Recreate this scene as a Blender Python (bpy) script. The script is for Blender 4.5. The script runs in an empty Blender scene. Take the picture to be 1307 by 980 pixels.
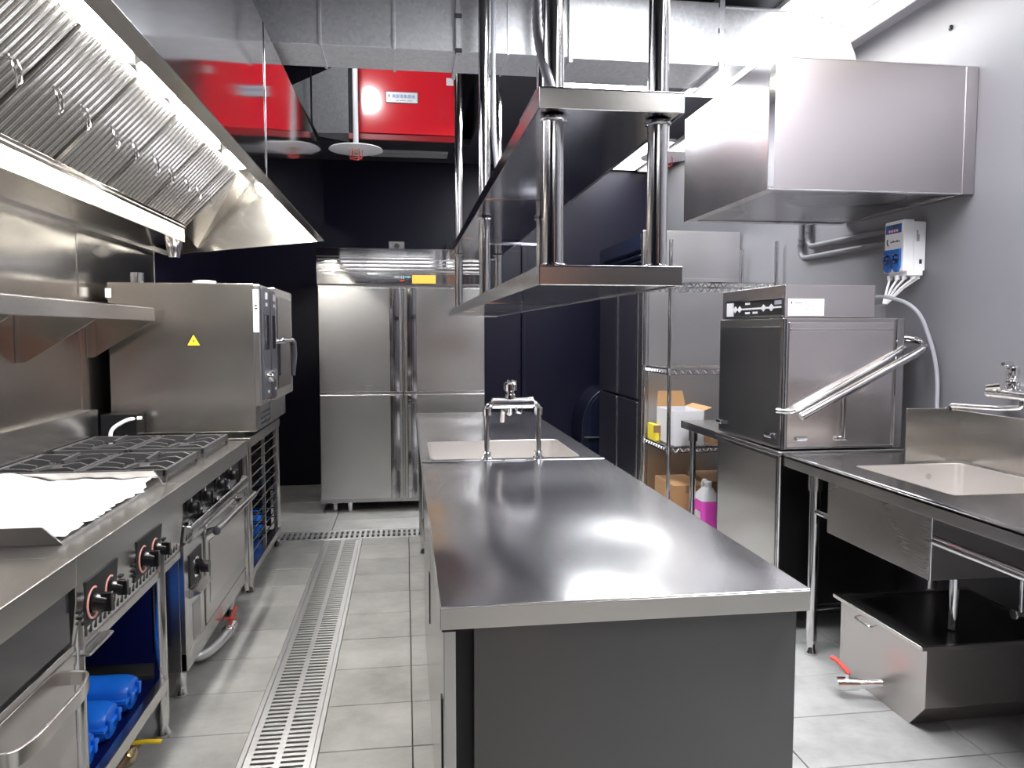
import bpy, math, random
from mathutils import Vector, Matrix
random.seed(7)
R = math.radians
scene = bpy.context.scene
COL = scene.collection

# ------------------------------------------------------------------ camera
cam_d = bpy.data.cameras.new('camera')
cam = bpy.data.objects.new('camera', cam_d)
COL.objects.link(cam)
cam_d.sensor_fit = 'HORIZONTAL'
cam_d.sensor_width = 36.0
cam_d.lens = 36.0 * 975.0 / 1307.0
cam_d.clip_start = 0.02
cam.location = (0, 0, 1.33)
cam.rotation_euler = (R(90 - 3.8726), 0, R(-7.9516))
scene.camera = cam

# ------------------------------------------------------------------ world and exposure
world = bpy.data.worlds.new('world')
scene.world = world
world.use_nodes = True
wb = world.node_tree.nodes['Background']
wb.inputs[0].default_value = (0.8, 0.85, 1.0, 1)
wb.inputs[1].default_value = 0.02
scene.view_settings.view_transform = 'Standard'
scene.view_settings.look = 'None'
scene.view_settings.gamma = 1.0
scene.view_settings.use_curve_mapping = False
scene.view_settings.exposure = 0.42
try:
    scene.cycles.use_denoising = True
    scene.cycles.max_bounces = 10
    scene.cycles.diffuse_bounces = 5
    scene.cycles.glossy_bounces = 6
    scene.cycles.sample_clamp_indirect = 6.0
except Exception:
    pass
PANEL_E = 30.0        # ceiling panels
WARM_E = 3.0
HOOD_E = 120.0
SOFT_E = 10.0
VOID_E = 230.0         # hood lamps

# ------------------------------------------------------------------ materials
MATS = {}
def newmat(name):
    m = bpy.data.materials.new(name); m.use_nodes = True
    MATS[name] = m
    return m, m.node_tree.nodes, m.node_tree.links, m.node_tree.nodes['Principled BSDF']
def plain(name, col, rough=0.5, metal=0.0, spec=0.5, coat=0.0, noise=0.0, nscale=8.0, bump=0.0):
    m, n, l, b = newmat(name)
    b.inputs['Base Color'].default_value = (*col, 1)
    b.inputs['Roughness'].default_value = rough
    b.inputs['Metallic'].default_value = metal
    b.inputs['Specular IOR Level'].default_value = spec
    b.inputs['Coat Weight'].default_value = coat
    b.inputs['Coat Roughness'].default_value = 0.08
    if noise or bump:
        tc = n.new('ShaderNodeTexCoord'); nz = n.new('ShaderNodeTexNoise')
        nz.inputs['Scale'].default_value = nscale; nz.inputs['Detail'].default_value = 5
        l.new(tc.outputs['Object'], nz.inputs['Vector'])
        if noise:
            mx = n.new('ShaderNodeMixRGB'); mx.blend_type = 'MIX'
            mx.inputs[1].default_value = (*[c * (1 - noise) for c in col], 1)
            mx.inputs[2].default_value = (*[min(1, c * (1 + noise)) for c in col], 1)
            l.new(nz.outputs['Fac'], mx.inputs[0]); l.new(mx.outputs[0], b.inputs['Base Color'])
        if bump:
            bp = n.new('ShaderNodeBump'); bp.inputs['Strength'].default_value = bump; bp.inputs['Distance'].default_value = 0.004
            l.new(nz.outputs['Fac'], bp.inputs['Height']); l.new(bp.outputs[0], b.inputs['Normal'])
    return m
def steel(name, col=(0.62, 0.605, 0.59), rough=0.24, brush='X', wav=0.0, wscale=2.2, fine=0.006, aniso=0.0, wmap=None):
    """brushed stainless: streaks run along the brush axis, wav = slow waviness of thin sheet"""
    m, n, l, b = newmat(name)
    b.inputs['Metallic'].default_value = 1.0
    tc = n.new('ShaderNodeTexCoord')
    mp = n.new('ShaderNodeMapping')
    s = {'X': (2, 420, 420), 'Y': (420, 2, 420), 'Z': (420, 420, 2)}[brush]
    mp.inputs['Scale'].default_value = s
    l.new(tc.outputs['Object'], mp.inputs['Vector'])
    nz = n.new('ShaderNodeTexNoise'); nz.inputs['Scale'].default_value = 1.0; nz.inputs['Detail'].default_value = 3
    l.new(mp.outputs[0], nz.inputs['Vector'])
    big = n.new('ShaderNodeTexNoise'); big.inputs['Scale'].default_value = 2.2; big.inputs['Detail'].default_value = 0.0
    l.new(tc.outputs['Object'], big.inputs['Vector'])
    mr = n.new('ShaderNodeMapRange')
    mr.inputs[1].default_value = 0.0; mr.inputs[2].default_value = 1.0
    mr.inputs[3].default_value = max(0.03, rough - 0.02); mr.inputs[4].default_value = rough + 0.04
    ad = n.new('ShaderNodeMath'); ad.operation = 'MULTIPLY_ADD'; ad.inputs[1].default_value = 0.12
    l.new(nz.outputs['Fac'], ad.inputs[0])
    hf = n.new('ShaderNodeMath'); hf.operation = 'MULTIPLY'; hf.inputs[1].default_value = 0.88
    l.new(big.outputs['Fac'], hf.inputs[0]); l.new(hf.outputs[0], ad.inputs[2])
    l.new(ad.outputs[0], mr.inputs[0]); l.new(mr.outputs[0], b.inputs['Roughness'])
    mx = n.new('ShaderNodeMixRGB')
    mx.inputs[1].default_value = (*[c * 0.99 for c in col], 1); mx.inputs[2].default_value = (*[min(1, c * 1.01) for c in col], 1)
    l.new(nz.outputs['Fac'], mx.inputs[0]); l.new(mx.outputs[0], b.inputs['Base Color'])
    b1 = n.new('ShaderNodeBump'); b1.inputs['Strength'].default_value = fine; b1.inputs['Distance'].default_value = 0.0006
    if fine > 0.01: l.new(nz.outputs['Fac'], b1.inputs['Height'])
    last = b1 if fine > 0.01 else None
    if last is None: n.remove(b1)
    if wav:
        wn = n.new('ShaderNodeTexNoise'); wn.inputs['Scale'].default_value = wscale; wn.inputs['Detail'].default_value = 0.0
        if wmap:
            wm = n.new('ShaderNodeMapping'); wm.inputs['Scale'].default_value = wmap
            l.new(tc.outputs['Object'], wm.inputs['Vector']); l.new(wm.outputs[0], wn.inputs['Vector'])
        else: l.new(tc.outputs['Object'], wn.inputs['Vector'])
        b2 = n.new('ShaderNodeBump'); b2.inputs['Strength'].default_value = 1.0; b2.inputs['Distance'].default_value = wav
        l.new(wn.outputs['Fac'], b2.inputs['Height']); (l.new(b1.outputs[0], b2.inputs['Normal']) if last else None)
        last = b2
    if last: l.new(last.outputs[0], b.inputs['Normal'])
    if aniso:
        b.inputs['Anisotropic'].default_value = aniso
        b.inputs['Anisotropic Rotation'].default_value = 0.25
        tg = n.new('ShaderNodeTangent'); tg.direction_type = 'RADIAL'; tg.axis = 'Z'
        l.new(tg.outputs[0], b.inputs['Tangent'])
    return m
def emit(name, col, strength):
    m, n, l, b = newmat(name)
    b.inputs['Base Color'].default_value = (0.8, 0.8, 0.8, 1)
    b.inputs['Emission Color'].default_value = (*col, 1)
    b.inputs['Emission Strength'].default_value = strength
    return m

steel('steel_x', brush='X'); steel('steel_y', brush='Y'); steel('steel_z', brush='Z')
steel('steel_top', col=(0.78, 0.78, 0.79), rough=0.17, brush='X', wav=0.026, wscale=2.6, wmap=(1.0, 0.7, 1.0))
steel('steel_sheet', col=(0.66, 0.64, 0.60), rough=0.17, brush='Y', wav=0.010, wscale=2.2, wmap=(0.5, 0.5, 2.6))
steel('steel_mirror', col=(0.70, 0.69, 0.70), rough=0.06, brush='Z', wav=0.006, wscale=1.5, fine=0.02)
steel('steel_dark', col=(0.40, 0.40, 0.41), rough=0.26, brush='X')
steel('steel_warm', col=(0.66, 0.63, 0.60), rough=0.22, brush='X', wav=0.006, wscale=2.0, wmap=(0.25, 0.25, 2.0))
steel('steel_warm_v', col=(0.66, 0.63, 0.61), rough=0.20, brush='Y')
steel('filter_steel', col=(0.60, 0.59, 0.575), rough=0.12, brush='X')
steel('pipe_steel', col=(0.68, 0.67, 0.67), rough=0.12, brush='Z', fine=0.03)
steel('steel_darkened', col=(0.16, 0.16, 0.157), rough=0.34, brush='Z', aniso=0.8)  # base colour darkened to stand for the dark reflection on the island end
steel('shelf_steel', col=(0.50, 0.50, 0.53), rough=0.14, brush='Y', wav=0.003, wscale=1.5)
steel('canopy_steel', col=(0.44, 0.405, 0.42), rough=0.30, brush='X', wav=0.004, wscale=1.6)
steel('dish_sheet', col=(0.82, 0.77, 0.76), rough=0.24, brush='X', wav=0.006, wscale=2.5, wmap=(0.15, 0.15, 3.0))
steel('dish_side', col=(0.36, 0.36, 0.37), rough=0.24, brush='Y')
steel('bowl_steel', col=(0.86, 0.83, 0.81), rough=0.36, brush='Y')
steel('steel_table', col=(0.55, 0.535, 0.53), rough=0.20, brush='Y', wav=0.002)
steel('steel_table_y', col=(0.52, 0.49, 0.465), rough=0.26, brush='Y')
steel('trap_steel', col=(0.58, 0.54, 0.52), rough=0.30, brush='X')
steel('fridge_steel', col=(0.62, 0.615, 0.61), rough=0.25, brush='X', wav=0.003, wscale=1.2)
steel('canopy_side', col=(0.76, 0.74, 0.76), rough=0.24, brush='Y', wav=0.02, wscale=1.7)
steel('fridge_side', col=(0.80, 0.79, 0.79), rough=0.28, brush='X', wav=0.008, wscale=2.0, wmap=(0.15, 0.15, 1.6))
plain('drain_metal', (0.7, 0.7, 0.71), 0.3, 0.6)
plain('lid_dark', (0.05, 0.05, 0.052), 0.25, 0.8)
plain('white_steel', (0.80, 0.80, 0.81), 0.30, 0.75)
plain('chrome', (0.85, 0.85, 0.86), 0.08, 1.0)
def galv():
    m, n, l, b = newmat('galvanised')
    b.inputs['Metallic'].default_value = 0.65
    tc = n.new('ShaderNodeTexCoord'); v = n.new('ShaderNodeTexVoronoi'); v.inputs['Scale'].default_value = 70
    l.new(tc.outputs['Object'], v.inputs['Vector'])
    cr = n.new('ShaderNodeMixRGB'); cr.inputs[1].default_value = (0.60, 0.61, 0.63, 1); cr.inputs[2].default_value = (0.74, 0.75, 0.77, 1)
    l.new(v.outputs['Color'], cr.inputs[0]); l.new(cr.outputs[0], b.inputs['Base Color'])
    b.inputs['Roughness'].default_value = 0.42
    nz = n.new('ShaderNodeTexNoise'); nz.inputs['Scale'].default_value = 3.0
    l.new(tc.outputs['Object'], nz.inputs['Vector'])
    bp = n.new('ShaderNodeBump'); bp.inputs['Distance'].default_value = 0.008; bp.inputs['Strength'].default_value = 1
    l.new(nz.outputs['Fac'], bp.inputs['Height']); l.new(bp.outputs[0], b.inputs['Normal'])
galv()
def tile_mat():
    m, n, l, b = newmat('tile_grey')
    tc = n.new('ShaderNodeTexCoord'); oi = n.new('ShaderNodeObjectInfo')
    ad = n.new('ShaderNodeVectorMath'); ad.operation = 'ADD'
    l.new(tc.outputs['Object'], ad.inputs[0]); l.new(oi.outputs['Location'], ad.inputs[1])
    nz = n.new('ShaderNodeTexNoise'); nz.inputs['Scale'].default_value = 3.0; nz.inputs['Detail'].default_value = 8; nz.inputs['Roughness'].default_value = 0.65
    l.new(ad.outputs[0], nz.inputs['Vector'])
    cr = n.new('ShaderNodeValToRGB')
    cr.color_ramp.elements[0].position = 0.3; cr.color_ramp.elements[0].color = (0.25, 0.25, 0.24, 1)
    cr.color_ramp.elements[1].position = 0.75; cr.color_ramp.elements[1].color = (0.48, 0.48, 0.47, 1)
    l.new(nz.outputs['Fac'], cr.inputs[0])
    mx = n.new('ShaderNodeMixRGB'); mx.blend_type = 'MULTIPLY'; mx.inputs[0].default_value = 1
    mr = n.new('ShaderNodeMapRange'); mr.inputs[3].default_value = 0.88; mr.inputs[4].default_value = 1.08
    l.new(oi.outputs['Random'], mr.inputs[0])
    l.new(cr.outputs[0], mx.inputs[1]); l.new(mr.outputs[0], mx.inputs[2])
    l.new(mx.outputs[0], b.inputs['Base Color'])
    b.inputs['Roughness'].default_value = 0.42
    n2 = n.new('ShaderNodeTexNoise'); n2.inputs['Scale'].default_value = 40; n2.inputs['Detail'].default_value = 4
    l.new(ad.outputs[0], n2.inputs['Vector'])
    bp = n.new('ShaderNodeBump'); bp.inputs['Strength'].default_value = 0.25; bp.inputs['Distance'].default_value = 0.002
    l.new(n2.outputs['Fac'], bp.inputs['Height']); l.new(bp.outputs[0], b.inputs['Normal'])
tile_mat()
plain('grout', (0.20, 0.20, 0.195), 0.8, noise=0.15)
plain('wall_navy', (0.0042, 0.0038, 0.013), 0.35, noise=0.2, nscale=2, spec=0.25)
plain('wall_grey', (0.150, 0.148, 0.163), 0.38, noise=0.12, nscale=2.5, bump=0.12)
plain('ceiling_dark', (0.03, 0.03, 0.04), 0.6)
plain('ceiling_trim', (0.22, 0.21, 0.24), 0.6)
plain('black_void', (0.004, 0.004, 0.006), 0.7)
plain('door_wood', (0.50, 0.20, 0.09), 0.4, noise=0.2)
plain('red_paint', (0.74, 0.022, 0.035), 0.13, coat=0.15)
plain('red_dark', (0.25, 0.003, 0.008), 0.3)
plain('white_plastic', (0.86, 0.86, 0.88), 0.28)
plain('white_paint', (0.82, 0.82, 0.84), 0.35)
plain('black_iron', (0.03, 0.03, 0.032), 0.42, noise=0.3, nscale=30, bump=0.2)
plain('iron_grey', (0.045, 0.045, 0.048), 0.40, noise=0.2, nscale=40, bump=0.2)
plain('black_plastic', (0.008, 0.008, 0.009), 0.25)
plain('black_rubber', (0.012, 0.012, 0.014), 0.5)
plain('dark_door', (0.035, 0.033, 0.045), 0.30, metal=0.4)
plain('navy_plastic', (0.005, 0.007, 0.018), 0.22)
plain('grey_plastic', (0.06, 0.06, 0.075), 0.4)
plain('pvc_grey', (0.085, 0.085, 0.10), 0.4)
plain('tube_grey', (0.30, 0.30, 0.33), 0.4)
plain('film_white', (0.74, 0.74, 0.76), 0.22, coat=0.4)
plain('blue_board', (0.003, 0.007, 0.09), 0.4, noise=0.3, nscale=30)
plain('blue_plastic', (0.015, 0.19, 0.85), 0.26, noise=0.12, nscale=20)
plain('cardboard', (0.50, 0.29, 0.13), 0.7, noise=0.1)
plain('cardboard_dark', (0.28, 0.16, 0.08), 0.7, noise=0.1)
plain('pink_liquid', (0.90, 0.10, 0.62), 0.25)
plain('yellow_paint', (0.95, 0.66, 0.02), 0.35)
plain('sign_yellow', (0.98, 0.80, 0.05), 0.4)
plain('orange_label', (1.0, 0.50, 0.07), 0.4)
plain('print_black', (0.01, 0.01, 0.012), 0.5)
plain('print_red', (0.55, 0.03, 0.03), 0.5)
plain('print_pink', (0.95, 0.45, 0.38), 0.5)
plain('print_grey', (0.35, 0.35, 0.40), 0.5)
plain('print_blue', (0.08, 0.25, 0.55), 0.5)
plain('print_green', (0.15, 0.5, 0.5), 0.5)
plain('dial_blue', (0.02, 0.12, 0.42), 0.25)
plain('dial_dark', (0.006, 0.012, 0.06), 0.2)
plain('display_blue', (0.05, 0.10, 0.30), 0.2)
plain('brass', (0.75, 0.62, 0.40), 0.25, 1.0)
plain('rust_steel', (0.20, 0.13, 0.09), 0.5, 0.6, noise=0.5, nscale=30)
plain('red_grip', (0.75, 0.10, 0.08), 0.4)
plain('glass_dark', (0.02, 0.02, 0.024), 0.08, coat=0.3)
emit('panel_glow', (0.96, 0.97, 1.0), PANEL_E)
emit('warm_glow', (1.0, 0.92, 0.74), WARM_E)
emit('soft_glow', (0.97, 0.98, 1.0), SOFT_E)
emit('pendant_glow', (0.96, 0.97, 1.0), 15.0)
emit('void_glow', (0.96, 0.97, 1.0), VOID_E)
emit('lamp_glow', (1.0, 0.97, 0.91), HOOD_E)

# ------------------------------------------------------------------ mesh builder
ORG = {}
class MB:
    def __init__(s): s.v = []; s.f = []
    def add(s, vs, fs):
        o = len(s.v); s.v += [tuple(p) for p in vs]; s.f += [tuple(o + i for i in f) for f in fs]; return s
    def box(s, x0, y0, z0, x1, y1, z1):
        if x0 > x1: x0, x1 = x1, x0
        if y0 > y1: y0, y1 = y1, y0
        if z0 > z1: z0, z1 = z1, z0
        return s.hexa([(x0,y0,z0),(x1,y0,z0),(x1,y1,z0),(x0,y1,z0),(x0,y0,z1),(x1,y0,z1),(x1,y1,z1),(x0,y1,z1)])
    def hexa(s, p):
        return s.add(p, [(3,2,1,0),(4,5,6,7),(0,1,5,4),(1,2,6,5),(2,3,7,6),(3,0,4,7)])
    def prism(s, poly, axis, lo, hi):
        n = len(poly)
        def P(a, b, c): return {'x': (c, a, b), 'y': (a, c, b), 'z': (a, b, c)}[axis]
        area = sum(poly[i][0]*poly[(i+1)%n][1]-poly[(i+1)%n][0]*poly[i][1] for i in range(n))
        if (area < 0) != (axis == 'y'): poly = poly[::-1]
        vs = [P(a, b, lo) for a, b in poly] + [P(a, b, hi) for a, b in poly]
        fs = [tuple(range(n))[::-1], tuple(range(n, 2*n))] + [(i, (i+1) % n, n+(i+1) % n, n+i) for i in range(n)]
        return s.add(vs, fs)
    def tube(s, pts, r, n=10, cap=True):
        pts = [Vector(p) for p in pts]
        rs = r if isinstance(r, (list, tuple)) else [r]*len(pts)
        t0 = (pts[1]-pts[0]).normalized()
        ref = Vector((0,0,1)) if abs(t0.z) < 0.9 else Vector((1,0,0))
        u = t0.cross(ref).normalized()
        vs = []; prev = t0
        for i, p in enumerate(pts):
            if i == 0: t = t0
            elif i == len(pts)-1: t = (pts[i]-pts[i-1]).normalized()
            else: t = ((pts[i]-pts[i-1]).normalized() + (pts[i+1]-pts[i]).normalized()).normalized()
            q = prev.rotation_difference(t); u = (q @ u); u = (u - t*u.dot(t)).normalized(); prev = t
            w = t.cross(u)
            vs += [p + (u*math.cos(2*math.pi*k/n) + w*math.sin(2*math.pi*k/n))*rs[i] for k in range(n)]
        m = len(pts)
        fs = [(i*n+k, i*n+(k+1) % n, (i+1)*n+(k+1) % n, (i+1)*n+k) for i in range(m-1) for k in range(n)]
        if cap: fs += [tuple(range(n))[::-1], tuple((m-1)*n+k for k in range(n))]
        return s.add(vs, fs)
    def cyl(s, p0, p1, r, r1=None, n=16): return s.tube([p0, p1], [r, r if r1 is None else r1], n)
    def lathe(s, prof, c, axis='z', n=24):
        c = Vector(c); vs = []
        ax = {'x': (Vector((0,1,0)), Vector((0,0,1)), Vector((1,0,0))), 'y': (Vector((0,0,1)), Vector((1,0,0)), Vector((0,1,0))), 'z': (Vector((1,0,0)), Vector((0,1,0)), Vector((0,0,1)))}[axis]
        for r, h in prof:
            vs += [c + (ax[0]*math.cos(2*math.pi*k/n)+ax[1]*math.sin(2*math.pi*k/n))*max(r, 1e-5) + ax[2]*h for k in range(n)]
        m = len(prof)
        fs = [(i*n+k, i*n+(k+1) % n, (i+1)*n+(k+1) % n, (i+1)*n+k) for i in range(m-1) for k in range(n)]
        fs += [tuple(range(n))[::-1], tuple((m-1)*n+k for k in range(n))]
        return s.add(vs, fs)
    def loft(s, loops, cap0=False, cap1=False):
        n = len(loops[0]); vs = [p for lp in loops for p in lp]; m = len(loops)
        fs = [(i*n+k, i*n+(k+1) % n, (i+1)*n+(k+1) % n, (i+1)*n+k) for i in range(m-1) for k in range(n)]
        if cap0: fs.append(tuple(range(n))[::-1])
        if cap1: fs.append(tuple((m-1)*n+k for k in range(n)))
        return s.add(vs, fs)
    def ring(s, x0, y0, x1, y1, a0, b0, a1, b1, z0, z1):
        """slab with a rectangular hole"""
        o = [(x0,y0),(x1,y0),(x1,y1),(x0,y1)]; h = [(a0,b0),(a1,b0),(a1,b1),(a0,b1)]
        vs = [(*p, z1) for p in o] + [(*p, z1) for p in h] + [(*p, z0) for p in o] + [(*p, z0) for p in h]
        fs = []
        for i in range(4):
            j = (i+1) % 4
            fs += [(i, j, 4+j, 4+i), (8+j, 8+i, 12+i, 12+j), (8+i, 8+j, j, i), (4+i, 4+j, 12+j, 12+i)]
        return s.add(vs, fs)
    def build(s, name, mat, parent=None, bev=0.0, seg=2, label=None, kind=None, sharp=35):
        o = ORG.get(parent.name, Vector((0,0,0))) if parent else Vector((0,0,0))
        me = bpy.data.meshes.new(name)
        me.from_pydata([(x-o.x, y-o.y, z-o.z) for x, y, z in s.v], [], s.f)
        me.update()
        me.materials.append(MATS[mat])
        for p in me.polygons: p.use_smooth = True
        me.set_sharp_from_angle(angle=R(sharp))
        ob = bpy.data.objects.new(name, me); COL.objects.link(ob)
        if parent: ob.parent = parent; ORG[ob.name] = o
        if bev:
            md = ob.modifiers.new('bevel', 'BEVEL'); md.width = bev; md.segments = seg; md.limit_method = 'ANGLE'; md.angle_limit = R(40)
            md.harden_normals = True
        if label: ob['label'] = label
        if kind: ob['kind'] = kind
        return ob
def thing(name, label, cat, loc, group=None):
    e = bpy.data.objects.new(name, None); COL.objects.link(e)
    e.location = loc; e.empty_display_size = 0.1
    e['label'] = label; e['category'] = cat
    if group: e['group'] = group
    ORG[e.name] = Vector(loc)
    return e
def tag(o, label, cat, group=None):
    o['label'] = label; o['category'] = cat
    if group: o['group'] = group
    return o
def dup(root, d, label=None, group=None):
    def cp(o, par):
        c = o.copy(); COL.objects.link(c)
        c.parent = par
        for ch in [x for x in o.children]: cp(ch, c)
        return c
    r = cp(root, None)
    r.location = Vector(root.location) + Vector(d)
    if label: r['label'] = label
    if group: r['group'] = group
    return r
def B(*a): return MB().box(*a)
def fillet(pts, rad, n=5):
    pts = [Vector(p) for p in pts]; out = [pts[0]]
    for i in range(1, len(pts)-1):
        a, b, c = pts[i-1], pts[i], pts[i+1]
        d1 = (a-b); d2 = (c-b); r = min(rad, d1.length*0.49, d2.length*0.49)
        p, q = b + d1.normalized()*r, b + d2.normalized()*r
        for k in range(n+1):
            t = k/n; out.append(p*(1-t)**2 + b*2*t*(1-t) + q*t*t)
    out.append(pts[-1]); return out
def rrect(x0, y0, x1, y1, r, z, n=4):
    pts = []
    for cx, cy, a in ((x1-r, y1-r, 0), (x0+r, y1-r, 90), (x0+r, y0+r, 180), (x1-r, y0+r, 270)):
        for k in range(n+1):
            t = R(a + 90*k/n); pts.append((cx+r*math.cos(t), cy+r*math.sin(t), z))
    return pts
def text(body, size, origin, xdir, ydir, mat, name='lettering', parent=None, align='LEFT', ext=0.0004):
    cu = bpy.data.curves.new(name, 'FONT'); cu.body = body; cu.size = size; cu.extrude = ext; cu.align_x = align; cu.resolution_u = 2
    t = bpy.data.objects.new(name, cu); COL.objects.link(t)
    dg = bpy.context.evaluated_depsgraph_get(); dg.update()
    me = bpy.data.meshes.new_from_object(t.evaluated_get(dg))
    bpy.data.objects.remove(t); bpy.data.curves.remove(cu)
    x = Vector(xdir).normalized(); y = Vector(ydir).normalized(); z = x.cross(y)
    o = ORG.get(parent.name, Vector()) if parent else Vector()
    M = Matrix(((x.x, y.x, z.x, origin[0]-o.x), (x.y, y.y, z.y, origin[1]-o.y), (x.z, y.z, z.z, origin[2]-o.z), (0,0,0,1)))
    me.transform(M); me.materials.clear(); me.materials.append(MATS[mat])
    ob = bpy.data.objects.new(name, me); COL.objects.link(ob)
    if parent: ob.parent = parent; ORG[ob.name] = o
    return ob
def struct(o, label=None):
    o['kind'] = 'structure'
    if label: o['label'] = label
    return o

# ------------------------------------------------------------------ room shell
XL, XR, YB, YF, ZC = -1.50, 2.31, 6.78, -1.9, 2.80
ZV = 3.55                                   # dark void over the ceiling opening
OX0, OX1, OY0, OY1 = XL, 0.52, 3.75, 6.12   # opening
struct(B(XL-.12, YF-.12, 0, XL, YB+.12, ZV).build('wall_left', 'wall_navy'), 'dark navy painted wall behind the cooking line')
struct(B(XR, YF-.12, 0, XR+.12, YB+.12, ZV).build('wall_right', 'wall_grey'), 'charcoal grey painted wall behind the dishwashing line')
struct(B(XL, YB, 0, XR, YB+.12, ZV).build('wall_back', 'wall_navy'), 'dark navy wall behind the tall refrigerators')
struct(B(XL, YF-.12, 0, XR, YF, ZV).build('wall_front', 'wall_navy'), 'charcoal wall facing the kitchen island')
wr = bpy.data.objects['wall_right']
for y, z in ((3.05, 2.62), (2.86, 2.70)): MB().lathe([(.012, 0), (.012, -.004), (.006, -.012)], (XR, y, z), 'x', 12).build('wall_anchor', 'black_plastic', wr)
ce = MB().ring(XL, YF, XR, YB, OX0, OY0, OX1, OY1, ZC, ZC+.05).build('ceiling', 'ceiling_dark'); struct(ce, 'dark ceiling with an opening over the duct')
B(XL, OY0-.3, ZV, XR, YB, ZV+.05).build('upper_slab', 'black_void', ce)
MB().box(OX1, OY0-.3, ZC+.05, OX1+.04, YB, ZV).box(XL, OY0-.34, ZC+.05, OX1, OY0-.3, ZV).build('void_side', 'black_void', ce)
B(2.215, YF, ZC-.012, XR, YB, ZC-.001).build('ceiling_edge_strip', 'ceiling_trim', ce)
# unseen door behind the camera, added for its brown reflection, and the flush navy door at the back
d = thing('reflection_door', 'unseen brown door added for its reflection in the island end', 'door', (0.7, YF, 0)); del d['category']; struct(d)
B(0.60, YF, 0, 0.92, YF+.04, 2.1).build('door_leaf', 'door_wood', d, .003)
B(0.54, YF, 0, 0.60, YF+.05, 2.16).build('door_frame', 'wall_navy', d)
d = thing('door_2', 'dark navy flush door beside the four-door refrigerator', 'door', (0.80, YB, 0)); del d['category']; struct(d)
B(0.42, YB-.03, 0.01, 1.02, YB-.002, 2.05).build('door_leaf', 'wall_navy', d, .003)
for a, b in ((0.36, 0.41), (1.03, 1.08)): B(a, YB-.05, 0, b, YB-.002, 2.10).build('door_frame', 'wall_navy', d, .003)

# floor: slab with tiles as parts, drain channels left open
CH0, CH1 = -0.525, -0.285          # long drain
CY0, CY1 = 4.945, 5.175            # cross drain
CX0, CX1 = -0.88, 1.30
fl = thing('floor', 'grey rectangular floor tiles with recessed steel drains', 'floor', (0, 0, 0)); del fl['category']; struct(fl)
slab = MB()
zs = -0.012
slab.box(XL, YF, -.10, CH0, CY0, zs).box(CH1, YF, -.10, XR, CY0, zs).box(XL, CY1, -.10, XR, YB, zs).box(XL, CY0, -.10, CX0, CY1, zs).box(CX1, CY0, -.10, XR, CY1, zs).box(XL, YF, -.16, XR, YB, -.10)
slab.build('grout_bed', 'grout', fl)
TC = {}
def tile(x0, y0, x1, y1):
    g = 0.0018
    w, h = round(x1-x0-2*g, 4), round(y1-y0-2*g, 4)
    if w < .01 or h < .01: return
    if (w, h) not in TC:
        b = .0015
        m = MB().loft([[(0,0,0),(w,0,0),(w,h,0),(0,h,0)], [(0,0,.0105),(w,0,.0105),(w,h,.0105),(0,h,.0105)], [(b,b,.012),(w-b,b,.012),(w-b,h-b,.012),(b,h-b,.012)]], True, True)
        me = bpy.data.meshes.new('floor_tile'); me.from_pydata(m.v, [], m.f); me.materials.append(MATS['tile_grey']); TC[(w, h)] = me
    o = bpy.data.objects.new('floor_tile', TC[(w, h)]); COL.objects.link(o); o.parent = fl
    o.location = (x0+g, y0+g, zs + random.uniform(-.0005, .0004))
def tiles(x0, y0, x1, y1, ox, oy, tw=.60, th=.30):
    i0 = math.floor((x0-ox)/tw); j0 = math.floor((y0-oy)/th)
    i = i0
    while ox+i*tw < x1:
        j = j0
        while oy+j*th < y1:
            tile(max(x0, ox+i*tw), max(y0, oy+j*th), min(x1, ox+(i+1)*tw), min(y1, oy+(j+1)*th))
            j += 1
        i += 1
tiles(XL, 0.4, CH0, CY0, CH0, 2.26); tiles(CH1, 0.4, XR, CY0, 0.012, 2.40)
tiles(XL, CY1, XR, YB, 0.10, CY1); tiles(XL, CY0, CX0, CY1, CX0, CY1-.3); tiles(CX1, CY0, XR, CY1, CX1, CY1-.3)
tiles(XL, YF, XR, 0.4, 0.012, 0.4, .6, .6)

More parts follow.
